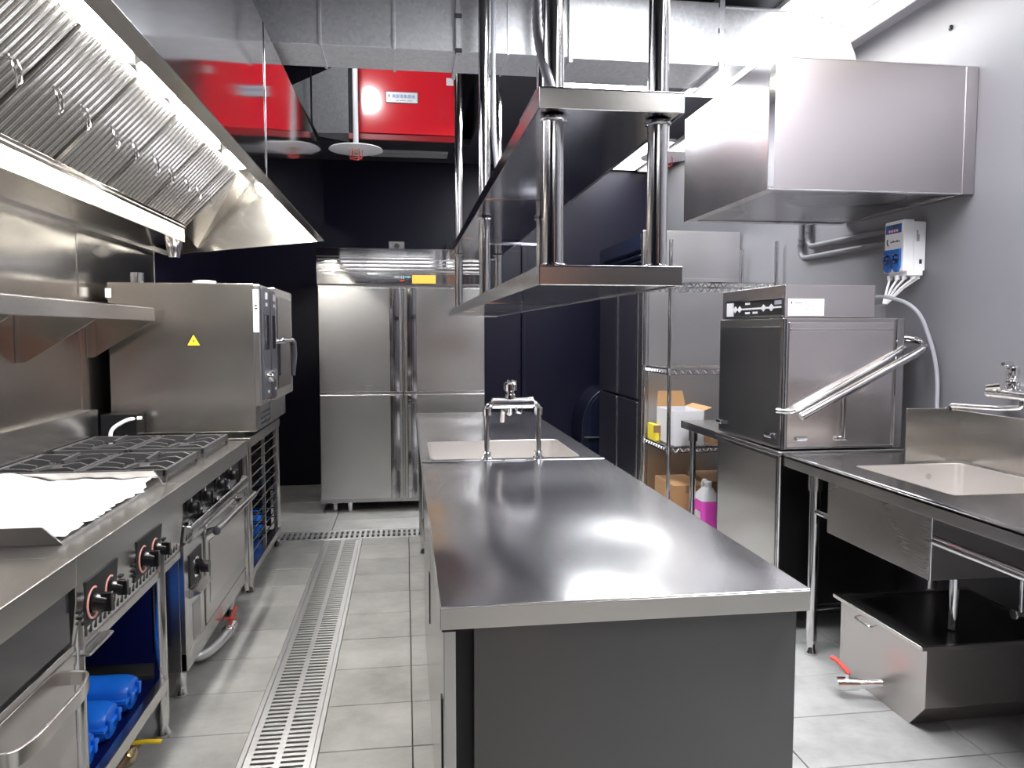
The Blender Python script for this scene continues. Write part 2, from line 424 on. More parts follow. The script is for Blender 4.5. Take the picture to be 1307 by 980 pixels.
# drain grates
def drain(name, label, x0, y0, x1, y1, along, segs):
    t = thing(name, label, 'drain grate', ((x0+x1)/2, (y0+y1)/2, -.03))
    MB().ring(x0, y0, x1, y1, x0+.016, y0+.016, x1-.016, y1-.016, -.03, .002).build('rim', 'white_steel', t, .001)
    B(x0+.002, y0+.002, -.085, x1-.002, y1-.002, -.075).build('channel', 'black_void', t)
    a0, a1 = (y0, y1) if along == 'y' else (x0, x1)
    # frames, centre bar
    bars = MB(); 
    if along == 'y':
        w = (x1-x0); 
        for c in (x0+.028, (x0+x1)/2, x1-.028): B(c-.010, y0+.016, -.010, c+.010, y1-.016, 0.0).build('bar', 'white_steel', t)
        n = int((y1-y0-.04)/.0285); me = None
        for cx in ((x0+.038+(x0+x1)/2-.010)/2, (x1-.038+(x0+x1)/2+.010)/2):
            hw = ((x0+x1)/2-.010-x0-.038)/2
            for k in range(n+1):
                y = y1-.03-k*.0285
                if me is None:
                    o = B(cx-hw, y-.0078, -.010, cx+hw, y+.0078, -.001).build('slat', 'white_steel', t); me = o; c0 = (cx, y)
                else:
                    o = me.copy(); COL.objects.link(o); o.location = (cx-c0[0], y-c0[1], 0)
    else:
        for c in (y0+.028, (y0+y1)/2, y1-.028): B(x0+.016, c-.010, -.010, x1-.016, c+.010, 0.0).build('bar', 'white_steel', t)
        n = int((x1-x0-.04)/.034); me = None
        for cy in ((y0+.038+(y0+y1)/2-.010)/2, (y1-.038+(y0+y1)/2+.010)/2):
            hh = ((y0+y1)/2-.010-y0-.038)/2
            for k in range(n+1):
                x = x0+.03+k*.034
                if me is None:
                    o = B(x-.0085, cy-hh, -.010, x+.0085, cy+hh, -.001).build('slat', 'white_steel', t); me = o; c0 = (x, cy)
                else:
                    o = me.copy(); COL.objects.link(o); o.location = (x-c0[0], cy-c0[1], 0)
    return t
drain('floor_drain_grate', 'long slotted white steel drain grate running down the cooking aisle', CH0, 0.9, CH1, CY0-.002, 'y', 1)
drain('floor_drain_grate', 'slotted drain grate crossing the aisle in front of the refrigerator', CX0, CY0, CX1, CY1, 'x', 1)

# ------------------------------------------------------------------ ceiling lights, some of them added
def panel_light(label, x0, y0, x1, y1, glow='panel_glow', drop=.02):
    t = thing('ceiling_light', label, 'ceiling light', ((x0+x1)/2, (y0+y1)/2, ZC), 'ceiling lights')
    MB().ring(x0, y0, x1, y1, x0+.012, y0+.012, x1-.012, y1-.012, ZC-drop-.004, ZC-.001).build('frame', 'white_paint', t)
    B(x0+.012, y0+.012, ZC-drop, x1-.012, y1-.012, ZC-.004).build('diffuser', glow, t)
    return t
panel_light('white light panel above the steel duct elbow', 1.68, 2.9, 2.06, 4.62, 'soft_glow')
panel_light('white light panel over the second refrigerator by the back wall', 1.62, 5.70, 2.06, 6.74, 'soft_glow')
panel_light('warm white light strip along the grey wall', 2.075, 1.4, 2.21, 6.74, 'warm_glow', .03)
panel_light('white light panel glimpsed behind the duct above the shelf', 0.80, 4.30, 1.50, 5.35)
panel_light('added white light panel over the island, brightening the duct', 0.70, 1.75, 1.25, 2.85)  # added out of view to brighten the duct front
panel_light('added white light panel over the sink table', 1.35, 0.75, 1.95, 1.95)  # unseen panel added to light the fronts along the sink side
panel_light('added white light panel brightening the dishwasher from the entrance end', 1.40, -1.10, 2.00, 0.10, 'soft_glow')  # unseen panel added to brighten the dishwasher and sink fronts
t = thing('pendant_light', 'long white pendant light hung over the kitchen entrance', 'ceiling light', (0.1, -1.2, ZC))
B(-.55, -1.26, 2.43, .75, -1.14, 2.50).build('housing', 'white_paint', t, .004)
B(-.54, -1.255, 2.415, .74, -1.145, 2.43).build('diffuser', 'pendant_glow', t)
for x in (-.4, .6): MB().cyl((x, -1.2, 2.5), (x, -1.2, ZC), .004, n=8).build('suspension_rod', 'chrome', t)
t = thing('flood_lamp', 'white flood lamp hung in the roof void behind the duct', 'flood lamp', (-.26, 4.15, ZV))
B(-.36, 4.05, 3.24, -.22, 4.10, 3.38).build('housing', 'white_paint', t, .004)
B(-.35, 4.10, 3.25, -.23, 4.112, 3.37).build('lens', 'void_glow', t)
MB().cyl((-.29, 4.07, 3.38), (-.29, 4.07, ZV), .012, n=10).build('bracket', 'white_paint', t)

# ------------------------------------------------------------------ cooking-line extraction hood
HX, HY0, HY1 = -0.50, 0.95, 5.0
hd = thing('exhaust_hood', 'long stainless exhaust canopy hung over the cooking line', 'exhaust hood', (-1.0, 3.0, 1.82))
for a, b in ((HY0, 2.955), (2.965, HY1)):
    B(HX-.004, a, 1.905, HX, b, 2.455).build('front_panel', 'steel_mirror', hd, .0015)
B(HX-.004, 2.953, 1.93, HX+.003, 2.967, 2.455).build('panel_seam', 'chrome', hd, .001)
MB().prism([(HX-.004, 1.905), (HX-.050, 1.905), (HX-.050, 1.940), (HX-.046, 1.940), (HX-.046, 1.909), (HX-.004, 1.909)], 'y', HY0, HY1).build('lower_lip', 'steel_y', hd, .001)
for y in (HY0, HY1-.004):
    MB().prism([(HX-.004, 1.905), (HX-.004, 2.455), (XL+.01, 2.455), (XL+.01, 1.80)], 'y', y, y+.004).build('end_panel', 'steel_sheet', hd, .001)
B(XL+.005, HY0, 2.451, HX, HY1, 2.455).build('top_panel', 'steel_y', hd)
# inner lining: above the filters and over the front strip
MB().prism([(-.935, 2.255), (-.88, 2.206), (HX-.006, 2.206), (HX-.006, 2.202), (-.882, 2.202), (-.935, 2.249)], 'y', HY0+.004, HY1-.004).build('inner_ceiling', 'steel_y', hd)
# trough below the filters
MB().prism([(-1.25, 1.925), (-1.25, 1.845), (XL+.004, 1.815), (XL+.004, 1.822), (-1.256, 1.852), (-1.256, 1.925)], 'y', HY0+.004, 4.66).build('grease_trough', 'steel_sheet', hd, .001)
MB().prism([(-1.247, 1.945), (-1.238, 1.925), (-1.262, 1.918), (-1.268, 1.935)], 'y', HY0+.004, 4.66).build('trough_rim', 'chrome', hd)
B(XL+.004, HY0+.004, 1.80, XL+.055, HY1-.01, 1.832).build('wall_rail', 'steel_y', hd, .002)
MB().hexa([(-1.265,4.655,1.91),(-.93,4.655,2.265),(-.93,4.99,2.265),(-1.265,4.99,1.85),(-1.28,4.655,1.92),(-.95,4.655,2.28),(-.95,4.99,2.28),(-1.28,4.99,1.86)]).build('filler_panel', 'steel_sheet', hd)
MB().lathe([(.030, 0), (.040, .05), (.044, .085), (.046, .088)], (-1.30, 4.62, 1.755), n=20).build('grease_cup', 'chrome', hd)

# baffle filters, each can be lifted out
FU = Vector((.315, 0, .322)); FL = FU.length; FU.normalize(); FN = Vector((FU.z, 0, -FU.x))
F0 = Vector((-1.25, 0, 1.935))
def FT(u, v, n): return F0 + FU*u + Vector((0, v, 0)) + FN*n
def fbox(mb, u0, v0, n0, u1, v1, n1):
    mb.hexa([FT(u0,v0,n0), FT(u1,v0,n0), FT(u1,v1,n0), FT(u0,v1,n0), FT(u0,v0,n1), FT(u1,v0,n1), FT(u1,v1,n1), FT(u0,v1,n1)]); return mb
def make_filter(yc, w, label, nh):
    t = thing('baffle_filter', label, 'grease filter', tuple(FT(0, yc, 0)), 'baffle filters in the cooking-line hood')
    a, b = yc-w/2+.002, yc+w/2-.002
    fbox(MB(), 0, a, -.030, FL, b, -.026).build('backing', 'black_void', t)
    for p in ((0, a, -.02, .018, b, .004), (FL-.018, a, -.02, FL, b, .004), (0, a, -.02, FL, a+.010, .004), (0, b-.010, -.02, FL, b, .004)):
        fbox(MB(), *p).build('frame_bar', 'filter_steel', t, .001)
    n = max(4, round((w-.03)/.043)); pit = (w-.03)/n
    first = None
    for k in range(n):
        c = a+.013+pit*(k+.5)
        if first is None:
            mb = MB(); pr = [(-.0115, -.018), (-.0105, -.004), (-.007, .001), (0, .004), (.007, .001), (.0105, -.004), (.0115, -.018)]
            loops = [[FT(u, c+q[0], q[1]-.002) for q in pr] for u in (.016, FL-.016)]
            mb.loft(loops, True, True)
            first = mb.build('slat', 'filter_steel', t, sharp=50); c0 = c
        else:
            o = first.copy(); COL.objects.link(o); o.location = (0, c-c0, 0)
    for s in ((-.105, .105) if nh == 2 else (0,)):
        y = yc+s
        p = [FT(FL*.52, y-.024, 0), FT(FL*.50, y-.024, .02), FT(FL*.44, y-.012, .055), FT(FL*.40, y, .062), FT(FL*.44, y+.012, .055), FT(FL*.50, y+.024, .02), FT(FL*.52, y+.024, 0)]
        MB().tube(p, .0032, 6).build('handle', 'chrome', t)
    return t
FY = [1.315, 1.795, 2.275, 2.755, 3.235, 3.715, 4.195]
ordn = ['third', 'second', 'nearest fully visible', 'fourth', 'third', 'second', 'first']
flabels = ['steel baffle filter farthest from the end panel of the hood', 'steel baffle filter two before the sixth from the hood end panel',
           'sixth wide baffle filter counted from the hood end panel', 'fifth wide baffle filter counted from the hood end panel',
           'fourth wide baffle filter counted from the hood end panel', 'third wide baffle filter counted from the hood end panel',
           'wide baffle filter next to the narrow one at the hood end']
for y, lb in list(zip(FY, flabels))[2:]: make_filter(y, .48, lb, 2)
make_filter(1.795, .48, 'seventh wide baffle filter counted from the hood end panel', 2)
make_filter(4.545, .22, 'narrow baffle filter with one handle beside the hood end panel', 1)

# lamps and added glow tubes in the hood
LX, LZ = -.80, 2.202
def bulkhead(y, label):
    t = thing('bulkhead_lamp', label, 'hood lamp', (LX, y, LZ), 'lamps inside the cooking-line hood')
    ell = [(0.055*math.cos(2*math.pi*k/18), 0.12*math.sin(2*math.pi*k/18)) for k in range(18)]
    MB().loft([[(LX+x*s_, y+q*s_, LZ-dz) for x, q in ell] for s_, dz in ((1.15, 0), (1.15, .018), (1.02, .024))], True, True).build('rim', 'white_plastic', t)
    MB().loft([[(LX+x*s_, y+q*s_, LZ-dz) for x, q in ell] for s_, dz in ((1, .02), (1, .036), (.85, .058), (.5, .070), (.1, .074))], True, True).build('glass_cover', 'lamp_glow', t)
def glow_tube(y0, y1, label):  # added tube stands for the glow on the lit hood plate
    t = thing('glow_tube', label, 'hood lamp', (LX-.02, (y0+y1)/2, LZ), 'lamps inside the cooking-line hood')
    B(LX-.05, y0, LZ-.024, LX+.01, y1, LZ).build('housing', 'white_plastic', t, .003)
    MB().cyl((LX-.02, y0+.02, LZ-.046), (LX-.02, y1-.02, LZ-.046), .022, n=14).build('tube', 'lamp_glow', t)
    for y in (y0, y1-.02): B(LX-.042, y, LZ-.068, LX+.002, y+.02, LZ-.022).build('socket', 'white_plastic', t, .002)
glow_tube(1.9, 2.50, 'bright tube added for the glow on the hood plate above the griddle')
bulkhead(2.75, 'oval bulkhead lamp between the two added glow tubes')
glow_tube(3.0, 3.58, 'bright tube added for the glow on the hood plate above the burners')
bulkhead(3.92, 'oval bulkhead lamp in the hood before the combi oven')
bulkhead(4.72, 'oval bulkhead lamp at the far end of the cooking hood')

# steel splash panels on the cooking wall
for i, (a, b, lb) in enumerate(((1.2, 2.495, 'stainless wall panel behind the griddle'), (2.5, 3.795, 'stainless wall panel behind the open burners'), (3.80, 4.90, 'stainless wall panel behind the combi oven'))):
    t = thing('wall_panel', lb, 'wall panel', (XL, (a+b)/2, 0.97), 'stainless splash panels')
    B(XL+.001, a, .90, XL+.006, b, 1.84).build('sheet', 'steel_sheet', t, .0008)
    B(XL+.006, b-.006, .90, XL+.009, b, 1.82).build('edge_trim', 'chrome', t, .0008)

# wall shelf with triangular brackets
t = thing('wall_shelf', 'stainless wall shelf on triangular brackets above the griddle', 'shelf', (XL, 2.8, 1.40))
MB().prism([(XL+.007, 1.395), (-1.205, 1.395), (-1.205, 1.385), (-1.20, 1.385), (-1.20, 1.445), (-1.204, 1.445), (-1.204, 1.401), (XL+.007, 1.401)], 'y', 1.3, 3.92).build('board', 'steel_y', t, .0012)
MB().cyl((-1.212, 1.3, 1.442), (-1.212, 3.92, 1.442), .009, n=10).build('rolled_edge', 'chrome', t)
B(XL+.007, 3.916, 1.385, -1.20, 3.92, 1.445).build('end_lip', 'steel_x', t, .001)
for y in (1.9, 2.56, 3.22, 3.89):
    MB().prism([(XL+.007, 1.394), (-1.215, 1.394), (-1.215, 1.375), (XL+.03, 1.21), (XL+.007, 1.21)], 'y', y-.002, y+.002).build('bracket', 'steel_sheet', t, .0008)
    MB().prism([(XL+.007, 1.394), (XL+.011, 1.394), (XL+.011, 1.21), (XL+.007, 1.21)], 'y', y-.03, y+.002).build('bracket_flange', 'steel_y', t)

# ------------------------------------------------------------------ cooking line
ZT = 0.80; CF = -0.775          # worktop height, front edge
def rtop(parent, y0, y1, mat='steel_y', hole=None):
    """worktop with turned-down front edge and upstand at the wall"""
    poly = [(CF, ZT-.07), (CF, ZT), (XL+.045, ZT), (XL+.045, .965), (XL+.008, .965), (XL+.008, ZT-.03), (CF-.004, ZT-.03), (CF-.004, ZT-.07)]
    MB().prism(poly, 'y', y0, y1).build('worktop', mat, parent, .0025)
def pleg(parent, x, y, z1, r=.022, foot=True, z0=0.0):
    o = MB().cyl((x, y, z0+.06), (x, y, z1), r, n=16).build('leg', 'pipe_steel', parent)
    if foot: MB().lathe([(r*1.25, 0), (r*1.25, .012), (r*.8, .03), (r*.95, .062)], (x, y, z0), n=16).build('foot', 'pipe_steel', o)
    return o

# unit 1: cabinet with dark panel and loop handle, partly out of frame
t = thing('cooking_cabinet', 'stainless cooking cabinet with a broad loop door handle beside the griddle', 'cabinet', (-1.1, 1.45, 0))
rtop(t, 1.0, 1.897)
B(XL+.02, 1.0, .10, CF-.03, 1.895, ZT-.04).build('body', 'steel_y', t, .002)
B(CF-.03, 1.0, .60, CF-.014, 1.885, ZT-.065).build('glossy_panel', 'glass_dark', t, .002)
B(CF-.03, 1.02, .575, CF-.008, 1.89, .592).build('panel_ledge', 'steel_y', t, .002)
dr = B(CF-.03, 1.02, .12, CF-.010, 1.89, .57).build('door', 'steel_warm_v', t, .003)
hp = fillet([(CF-.012, 1.872, .520), (CF+.030, 1.868, .520), (CF+.046, 1.80, .516), (CF+.046, 1.58, .516), (CF+.030, 1.520, .516), (CF-.012, 1.515, .516)], .03)
def strap(path, hw, th, axis=Vector((0, 0, 1))):
    """flat strap following path, wide along axis"""
    m = MB(); P = [Vector(p) for p in path]; loops = []
    for i, p in enumerate(P):
        tt = (P[min(i+1, len(P)-1)]-P[max(i-1, 0)]).normalized(); nn = tt.cross(axis).normalized()*th
        a = axis*hw
        loops.append([p-a-nn, p-a+nn, p+a+nn, p+a-nn])
    return m.loft(loops, True, True)
strap(hp, .017, .004).build('handle', 'steel_warm', dr, .002)
for y in (1.05, 1.85): pleg(t, CF-.06, y, .10)

# unit 2: electric griddle on open stand
t = thing('griddle_stand', 'electric griddle counter with two black dials and open shelf below', 'griddle', (-1.1, 2.34, 0))
rtop(t, 1.90, 2.795)
fas = MB().prism([(CF-.006, ZT-.07), (CF-.006, .69), (CF-.022, .56), (CF-.05, .56), (CF-.05, ZT-.07)], 'y', 1.905, 2.79).build('control_fascia', 'steel_y', t, .002)
B(CF-.05, 1.905, .535, CF-.018, 2.79, .56).build('lower_rail', 'steel_y', t, .002)
def fpt(y, z, off=0.0):         # on the sloping fascia
    k = (0.69-z)/.13
    return Vector((CF-.006-.016*max(0, min(1, k))+off, y, z))
for y0, y1 in ((1.955, 2.165), (2.315, 2.545)):
    m = MB(); a0, a1 = .60, .72
    m.hexa([fpt(y0, a0), fpt(y1, a0), fpt(y1, a1), fpt(y0, a1), fpt(y0, a0, .004), fpt(y1, a0, .004), fpt(y1, a1, .004), fpt(y0, a1, .004)])
    pl = m.build('dial_plate', 'print_black', t)
    yc = (y0+y1)/2
    for s, r in ((-.058, .034), (.052, .028)):
        c = fpt(yc+s, .655, .004)
        MB().cyl(c, c+Vector((.008, 0, -.001)), r*.75, n=18).build('dial_base', 'black_plastic', pl)
        MB().cyl(c+Vector((.006, 0, 0)), c+Vector((.034, 0, -.004)), r*.62, r*.52, n=18).build('knob', 'black_plastic', pl)
        gr = MB(); gr.hexa([c+Vector((dx, dy, dz)) for dz in (-r*.7, r*.7) for dx, dy in ((.02, -.008), (.046, -.008), (.046, .008), (.02, .008))])
        gr.build('knob_grip', 'black_plastic', pl, .002)
        arc = [c+Vector((.0015, r*1.12*math.cos(R(a)), r*1.12*math.sin(R(a)))) for a in range(60, 301, 20)]
        MB().tube(arc, .0028, 5).build('dial_scale', 'print_pink', pl)
    B(fpt(0, .64).x+.003, yc-.008, .635, fpt(0, .64).x+.006, yc+.008, .655).build('dial_mark', 'white_plastic', pl)
k = 0
for grp in (1.918, 2.19, 2.285, 2.57):
    for j in range(3):
        B(CF-.019, grp+j*.010, .655-j*.018, CF-.0045, grp+.020+j*.010, .662-j*.018).build('vent_slot', 'print_black', t)
sl0 = None
for j in range(26):
    y = 1.98+j*.0305
    if sl0 is None: sl0 = B(CF-.030, y, .575, CF-.0175, y+.010, .605).build('vent_slot', 'print_black', t); y00 = y
    else:
        o = sl0.copy(); COL.objects.link(o); o.location = (0, y-y00, 0)
B(CF-.016, 1.93, .545, CF+.012, 2.08, .552).build('drip_tray_pull', 'steel_y', t, .002)
# cooking plate and guards
B(-1.42, 2.03, ZT-.002, -.86, 2.735, ZT+.006).build('cooking_plate', 'steel_x', t, .002)
MB().prism([(XL+.05, ZT), (-.825, ZT), (-.86, ZT+.055), (XL+.05, ZT+.055)], 'y', 2.745, 2.751).build('side_guard', 'steel_warm', t, .001)
MB().prism([(XL+.05, ZT), (-.85, ZT), (-.90, ZT+.045), (XL+.05, ZT+.045)], 'y', 2.015, 2.021).build('side_guard', 'steel_warm', t, .001)
for x, y in ((CF-.03, 1.945), (CF-.03, 2.578), (XL+.08, 1.945), (XL+.08, 2.578)): pleg(t, x, y, ZT-.09)
B(XL+.04, 1.93, .165, CF-.03, 2.62, .175).build('undershelf', 'blue_board', t)
B(CF-.03, 1.93, .165, CF-.003, 2.555, .205).build('undershelf_edge', 'steel_y', t, .002)
B(XL+.03, 1.93, .18, XL+.036, 2.79, .72).build('back_sheet', 'blue_board', t)
B(XL+.04, 2.74, .18, CF-.08, 2.746, .72).build('side_sheet', 'blue_board', t)
MB().cyl((-1.02, 2.44, .176), (-1.02, 2.44, .72), .012, n=10).build('conduit_pipe', 'chrome', t)
MB().cyl((-1.02, 2.50, .176), (-1.02, 2.50, .72), .009, n=10).build('conduit_pipe', 'chrome', t)

# crinkled film over the griddle
m = MB(); nx, ny = 46, 58
def hgt(x, y):
    a = math.sin(x*31+3*math.sin(y*11))*.5 + math.sin(y*47+2.3*math.sin(x*19))*.4 + math.sin(x*83+y*61)*.3
    e = math.exp(-((y-2.70)/.05)**2)*(.02+.028*max(0, math.sin(x*9.0+1.2)))
    return .008+.0055*a + e
for i in range(nx+1):
    for j in range(ny+1):
        x = -1.43+.575*i/nx; y = 2.03+.70*j/ny
        xx = x + (.006*math.sin(y*63)+.005*math.sin(y*141)+random.uniform(-.004,.004) if i == nx else 0)
        m.v.append((xx, y, ZT+.007+max(.0005, hgt(x, y)) + random.uniform(0, .0018)))
m.f = [(i*(ny+1)+j, (i+1)*(ny+1)+j, (i+1)*(ny+1)+j+1, i*(ny+1)+j+1) for i in range(nx) for j in range(ny)]
fo = tag(m.build('protective_film', 'film_white', None, sharp=60), 'crumpled white protective film lying over the griddle plate', 'plastic film')
sd = fo.modifiers.new('solid', 'SOLIDIFY'); sd.thickness = .0012; sd.offset = 1

# blue rounded containers on the griddle undershelf
def container(x1, y, z, L, hw, hh, label, axis='x'):
    t = thing('plastic_container', label, 'container', (x1-L/2, y, z), 'blue containers')
    def prof(s0, s1, up):
        pts = []
        for k in range(13):
            a = math.pi*k/12; pts.append((hw*math.cos(a), s0+(s1-s0)*math.sin(a)**.7))
        return pts
    def half(name, zb, zt):
        loops = []
        for f, sc in ((0, .80), (.04, .93), (.10, 1), (.90, 1), (.96, .93), (1, .80)):
            x = x1-L+L*f; lp = []
            for k in range(13):
                a = math.pi*k/12
                yy = hw*.92*sc*math.cos(a); zz = zb+(zt-zb)*sc*(math.sin(a)**.6)
                lp.append((x, y+yy, zz) if axis == 'x' else (x1+yy, y-L+L*f+L/2, zz))
            loops.append(lp)
        return MB().loft(loops, True, True).build(name, 'blue_plastic', t, sharp=50)
    half('lid', z+hh*.55, z+hh); half('tub', z+hh*.5, z+.002)
    for dz in (.50, .56):
        if axis == 'x': B(x1-L-.004, y-hw, z+hh*dz-.004, x1+.006, y+hw, z+hh*dz+.003).build('flange', 'blue_plastic', t, .004)
        else: B(x1-hw, y-L/2-.004, z+hh*dz-.004, x1+hw, y+L/2+.006, z+hh*dz+.003).build('flange', 'blue_plastic', t, .004)
    for s in (-.5, .5):
        if axis == 'x': B(x1+.002, y+s*hw-.008, z+hh*.36, x1+.012, y+s*hw+.008, z+hh*.72).build('clip', 'blue_plastic', t, .003)
        else: B(x1-hw*.5-.01, y-L/2-.012, z+hh*.36, x1-hw*.5+.01, y-L/2, z+hh*.72).build('clip', 'blue_plastic', t, .003)
    return t
container(-.835, 2.405, .176, .36, .068, .105, 'blue rounded container farthest from the loop-handled door')
container(-.835, 2.235, .176, .36, .068, .105, 'middle blue rounded container under the griddle')
container(-.835, 2.065, .176, .36, .068, .105, 'blue rounded container half hidden by the loop-handled door')

# yellow gas valve and pipe on the floor under the griddle
t = thing('gas_valve', 'brass gas valve with a yellow lever under the griddle', 'valve', (-.84, 2.30, 0))
MB().tube([(-.87, 1.75, .05), (-.852, 2.25, .05), (-.842, 2.44, .05)], .016, 10).build('pipe', 'rust_steel', t)
MB().lathe([(.02, 0), (.026, .01), (.026, .05), (.02, .06)], (-.843, 2.34, .05), 'y', 14).build('valve_body', 'brass', t)
MB().cyl((-.843, 2.365, .05), (-.843, 2.365, .085), .009, n=10).build('stem', 'brass', t)
strap([(-.86, 2.362, .090), (-.83, 2.364, .094), (-.79, 2.367, .094), (-.745, 2.370, .090)], .009, .003, Vector((0, 1, 0))).build('lever', 'yellow_paint', t, .001)

# unit 3: gas range with oven
t = thing('gas_range', 'stainless gas range with open burners and an oven door below', 'range', (-1.1, 3.33, 0))
rtop(t, 2.80, 3.865)
B(XL+.02, 2.805, .11, CF-.03, 3.86, ZT-.035).build('body', 'steel_y', t, .002)
B(CF-.03, 2.81, .645, CF-.022, 3.80, ZT-.072).build('knob_panel', 'black_plastic', t, .001)
for y in (2.90, 3.10, 3.33, 3.55):
    o = MB().lathe([(.030, 0), (.030, .006), (.022, .010), (.022, .034), (.018, .038)], (CF-.022, y, .688), 'x', 18).build('knob', 'black_plastic', t)
    B(CF+.008, y-.005, .665, CF+.024, y+.005, .711).build('knob_grip', 'black_plastic', o, .002)
    B(CF-.021, y+.055, .668, CF-.019, y+.058, .712).build('dial_mark', 'white_plastic', t)
MB().prism([(CF-.03, .648), (CF+.012, .640), (CF+.020, .628), (CF+.020, .590), (CF+.012, .578), (CF-.03, .578)], 'y', 2.81, 3.79).build('towel_rail_cover', 'steel_mirror', t, .004)
B(CF-.03, 2.805, .115, CF-.012, 3.065, .572).build('side_fascia', 'steel_y', t, .002)
B(CF-.030, 2.86, .40, CF-.008, 3.03, .52).build('thermostat_recess', 'print_black', t, .002)
o = MB().lathe([(.030, 0), (.030, .02), (.022, .024), (.022, .05)], (CF-.010, 2.945, .455), 'x', 18).build('thermostat_knob', 'black_plastic', t)
MB().lathe([(.040, 0), (.040, .004), (.034, .005)], (CF-.009, 2.945, .455), 'x', 22).build('dial_ring', 'chrome', t)
MB().prism([(CF-.012, .395), (CF+.03, .385), (CF+.03, .38), (CF-.012, .36)], 'y', 2.86, 3.03).build('match_tray', 'steel_y', t, .001)
B(CF-.013, 2.90, .19, CF-.010, 3.0, .33).build('rating_plate', 'steel_dark', t)
dr = B(CF-.03, 3.075, .185, CF-.006, 3.80, .565).build('oven_door', 'steel_y', t, .004)
B(CF-.007, 3.13, .25, CF-.003, 3.75, .50).build('door_emboss', 'steel_warm', dr, .002)
MB().cyl((CF+.06, 2.98, .578), (CF+.06, 3.70, .568), .016, n=14).build('door_handle', 'pipe_steel', dr)
for y in (3.10, 3.64):
    MB().tube([(CF-.008, y, .535), (CF+.03, y, .552), (CF+.06, y, .573)], [.024, .016, .014], 12).build('handle_bracket', 'pipe_steel', dr)
B(CF-.03, 2.805, .11, CF-.010, 3.86, .178).build('kick_panel', 'steel_y', t, .002)
for y in (2.86, 3.66): pleg(t, CF-.05, y, .12, .020)
for y in (2.86, 3.80): pleg(t, XL+.08, y, .12, .020)
MB().cyl((CF-.02, 3.845, .06), (CF-.02, 3.845, ZT-.075), .019, n=16).build('corner_post', 'pipe_steel', t)
B(CF-.05, 3.815, .12, CF-.012, 3.835, ZT-.075).build('side_frame', 'black_rubber', t)
# burners
for bx in (-1.285, -1.0):
    for by in (3.04, 3.57):
        o = MB().lathe([(.085, 0), (.085, .006), (.06, .012), (.045, .012), (.05, .028), (.034, .032)], (bx, by, ZT), n=24).build('burner', 'black_iron', t)

def trivet(x0, y0, x1, y1, label):
    z0, z1 = ZT+.001, ZT+.048
    t = thing('pan_support', label, 'pan support', ((x0+x1)/2, (y0+y1)/2, ZT), 'cast iron pan supports')
    w = .013
    MB().ring(x0, y0, x1, y1, x0+w, y0+w, x1-w, y1-w, z0+.016, z1-.004).build('frame', 'iron_grey', t, .003)
    for x in (x0, x1-w):
        for y in (y0, y1-w): B(x, y, z0, x+w, y+w, z1-.004).build('foot', 'iron_grey', t, .002)
    cx, cy = (x0+x1)/2, (y0+y1)/2
    n = 4
    for i in range(n):
        y = y0+(y1-y0)*(i+.5)/n
        for s in (-1, 1):
            xe = x0+w if s < 0 else x1-w
            xi = cx + s*(.045 if i in (1, 2) else .012)
            MB().prism([(xe, z0+.018), (xi, z0+.020), (xi, z1-.006), (xi-s*-.03, z1), (xe-s*.03, z1+.003), (xe, z1-.008)], 'y', y-.0065, y+.0065).build('finger', 'iron_grey', t, .002)
    for s in (-1, 1):
        ye = y0+w if s < 0 else y1-w; yi = cy+s*.05
        MB().prism([(ye, z0+.018), (yi, z0+.020), (yi, z1-.004), (ye, z1+.002)], 'x', cx-.0065, cx+.0065).build('finger', 'iron_grey', t, .002)
    return t
trivet(-1.445, 2.83, -1.15, 3.255, 'cast iron pan support by the wall next to the griddle guard')
trivet(-1.143, 2.83, -.845, 3.255, 'cast iron pan support at the counter front next to the griddle guard')
trivet(-1.445, 3.345, -1.15, 3.79, 'cast iron pan support by the wall next to the combi oven')
trivet(-1.143, 3.345, -.845, 3.79, 'cast iron pan support at the counter front next to the combi oven')
# burner drain pipe under the range
t = thing('drain_valve', 'grey drain elbow with an orange lever under the gas range', 'valve', (-.70, 3.35, 0))
MB().tube(fillet([(-.95, 3.12, .045), (-.82, 3.10, .040), (-.785, 3.20, .040), (-.765, 3.34, .045)], .05), .021, 12).build('elbow', 'drain_metal', t)
MB().lathe([(.024, 0), (.028, .008), (.028, .03), (.024, .038)], (-.767, 3.325, .045), 'y', 14).build('union_nut', 'chrome', t)
MB().cyl((-.765, 3.36, .045), (-.762, 3.43, .045), .019, n=12).build('valve_body', 'chrome', t)
MB().tube([(-.764, 3.39, .06), (-.764, 3.395, .085), (-.75, 3.43, .125)], .008, 8).build('lever', 'red_grip', t)
MB().cyl((-.79, 3.392, .085), (-.738, 3.392, .085), .006, n=8).build('cross_lever', 'red_grip', t)

# unit 4: combi oven on a rack stand
OY0_, OY1_ = 4.00, 4.86
t = thing('oven_stand', 'stainless stand with tray runners under the combi oven', 'stand', (-1.1, 4.43, 0))
B(XL+.05, 3.95, ZT-.05, CF, OY1_, ZT).build('top', 'steel_y', t, .003)
for x in (CF-.022, XL+.10):
    for y in (3.975, OY1_-.03): pleg(t, x, y, ZT-.05, .020)
B(CF-.04, 3.98, .085, CF-.002, OY1_-.01, .125).build('lower_rail', 'steel_y', t, .002)
B(XL+.09, 3.98, .095, CF-.04, OY1_-.01, .105).build('lower_shelf', 'steel_y', t)
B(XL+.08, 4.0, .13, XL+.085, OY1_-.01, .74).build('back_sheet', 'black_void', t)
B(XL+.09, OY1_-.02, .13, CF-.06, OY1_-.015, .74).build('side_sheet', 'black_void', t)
for yy in (4.02, 4.40, 4.80):
    B(CF-.03, yy-.010, .125, CF-.012, yy+.010, ZT-.05).build('runner_upright', 'steel_y', t, .001)
run = None
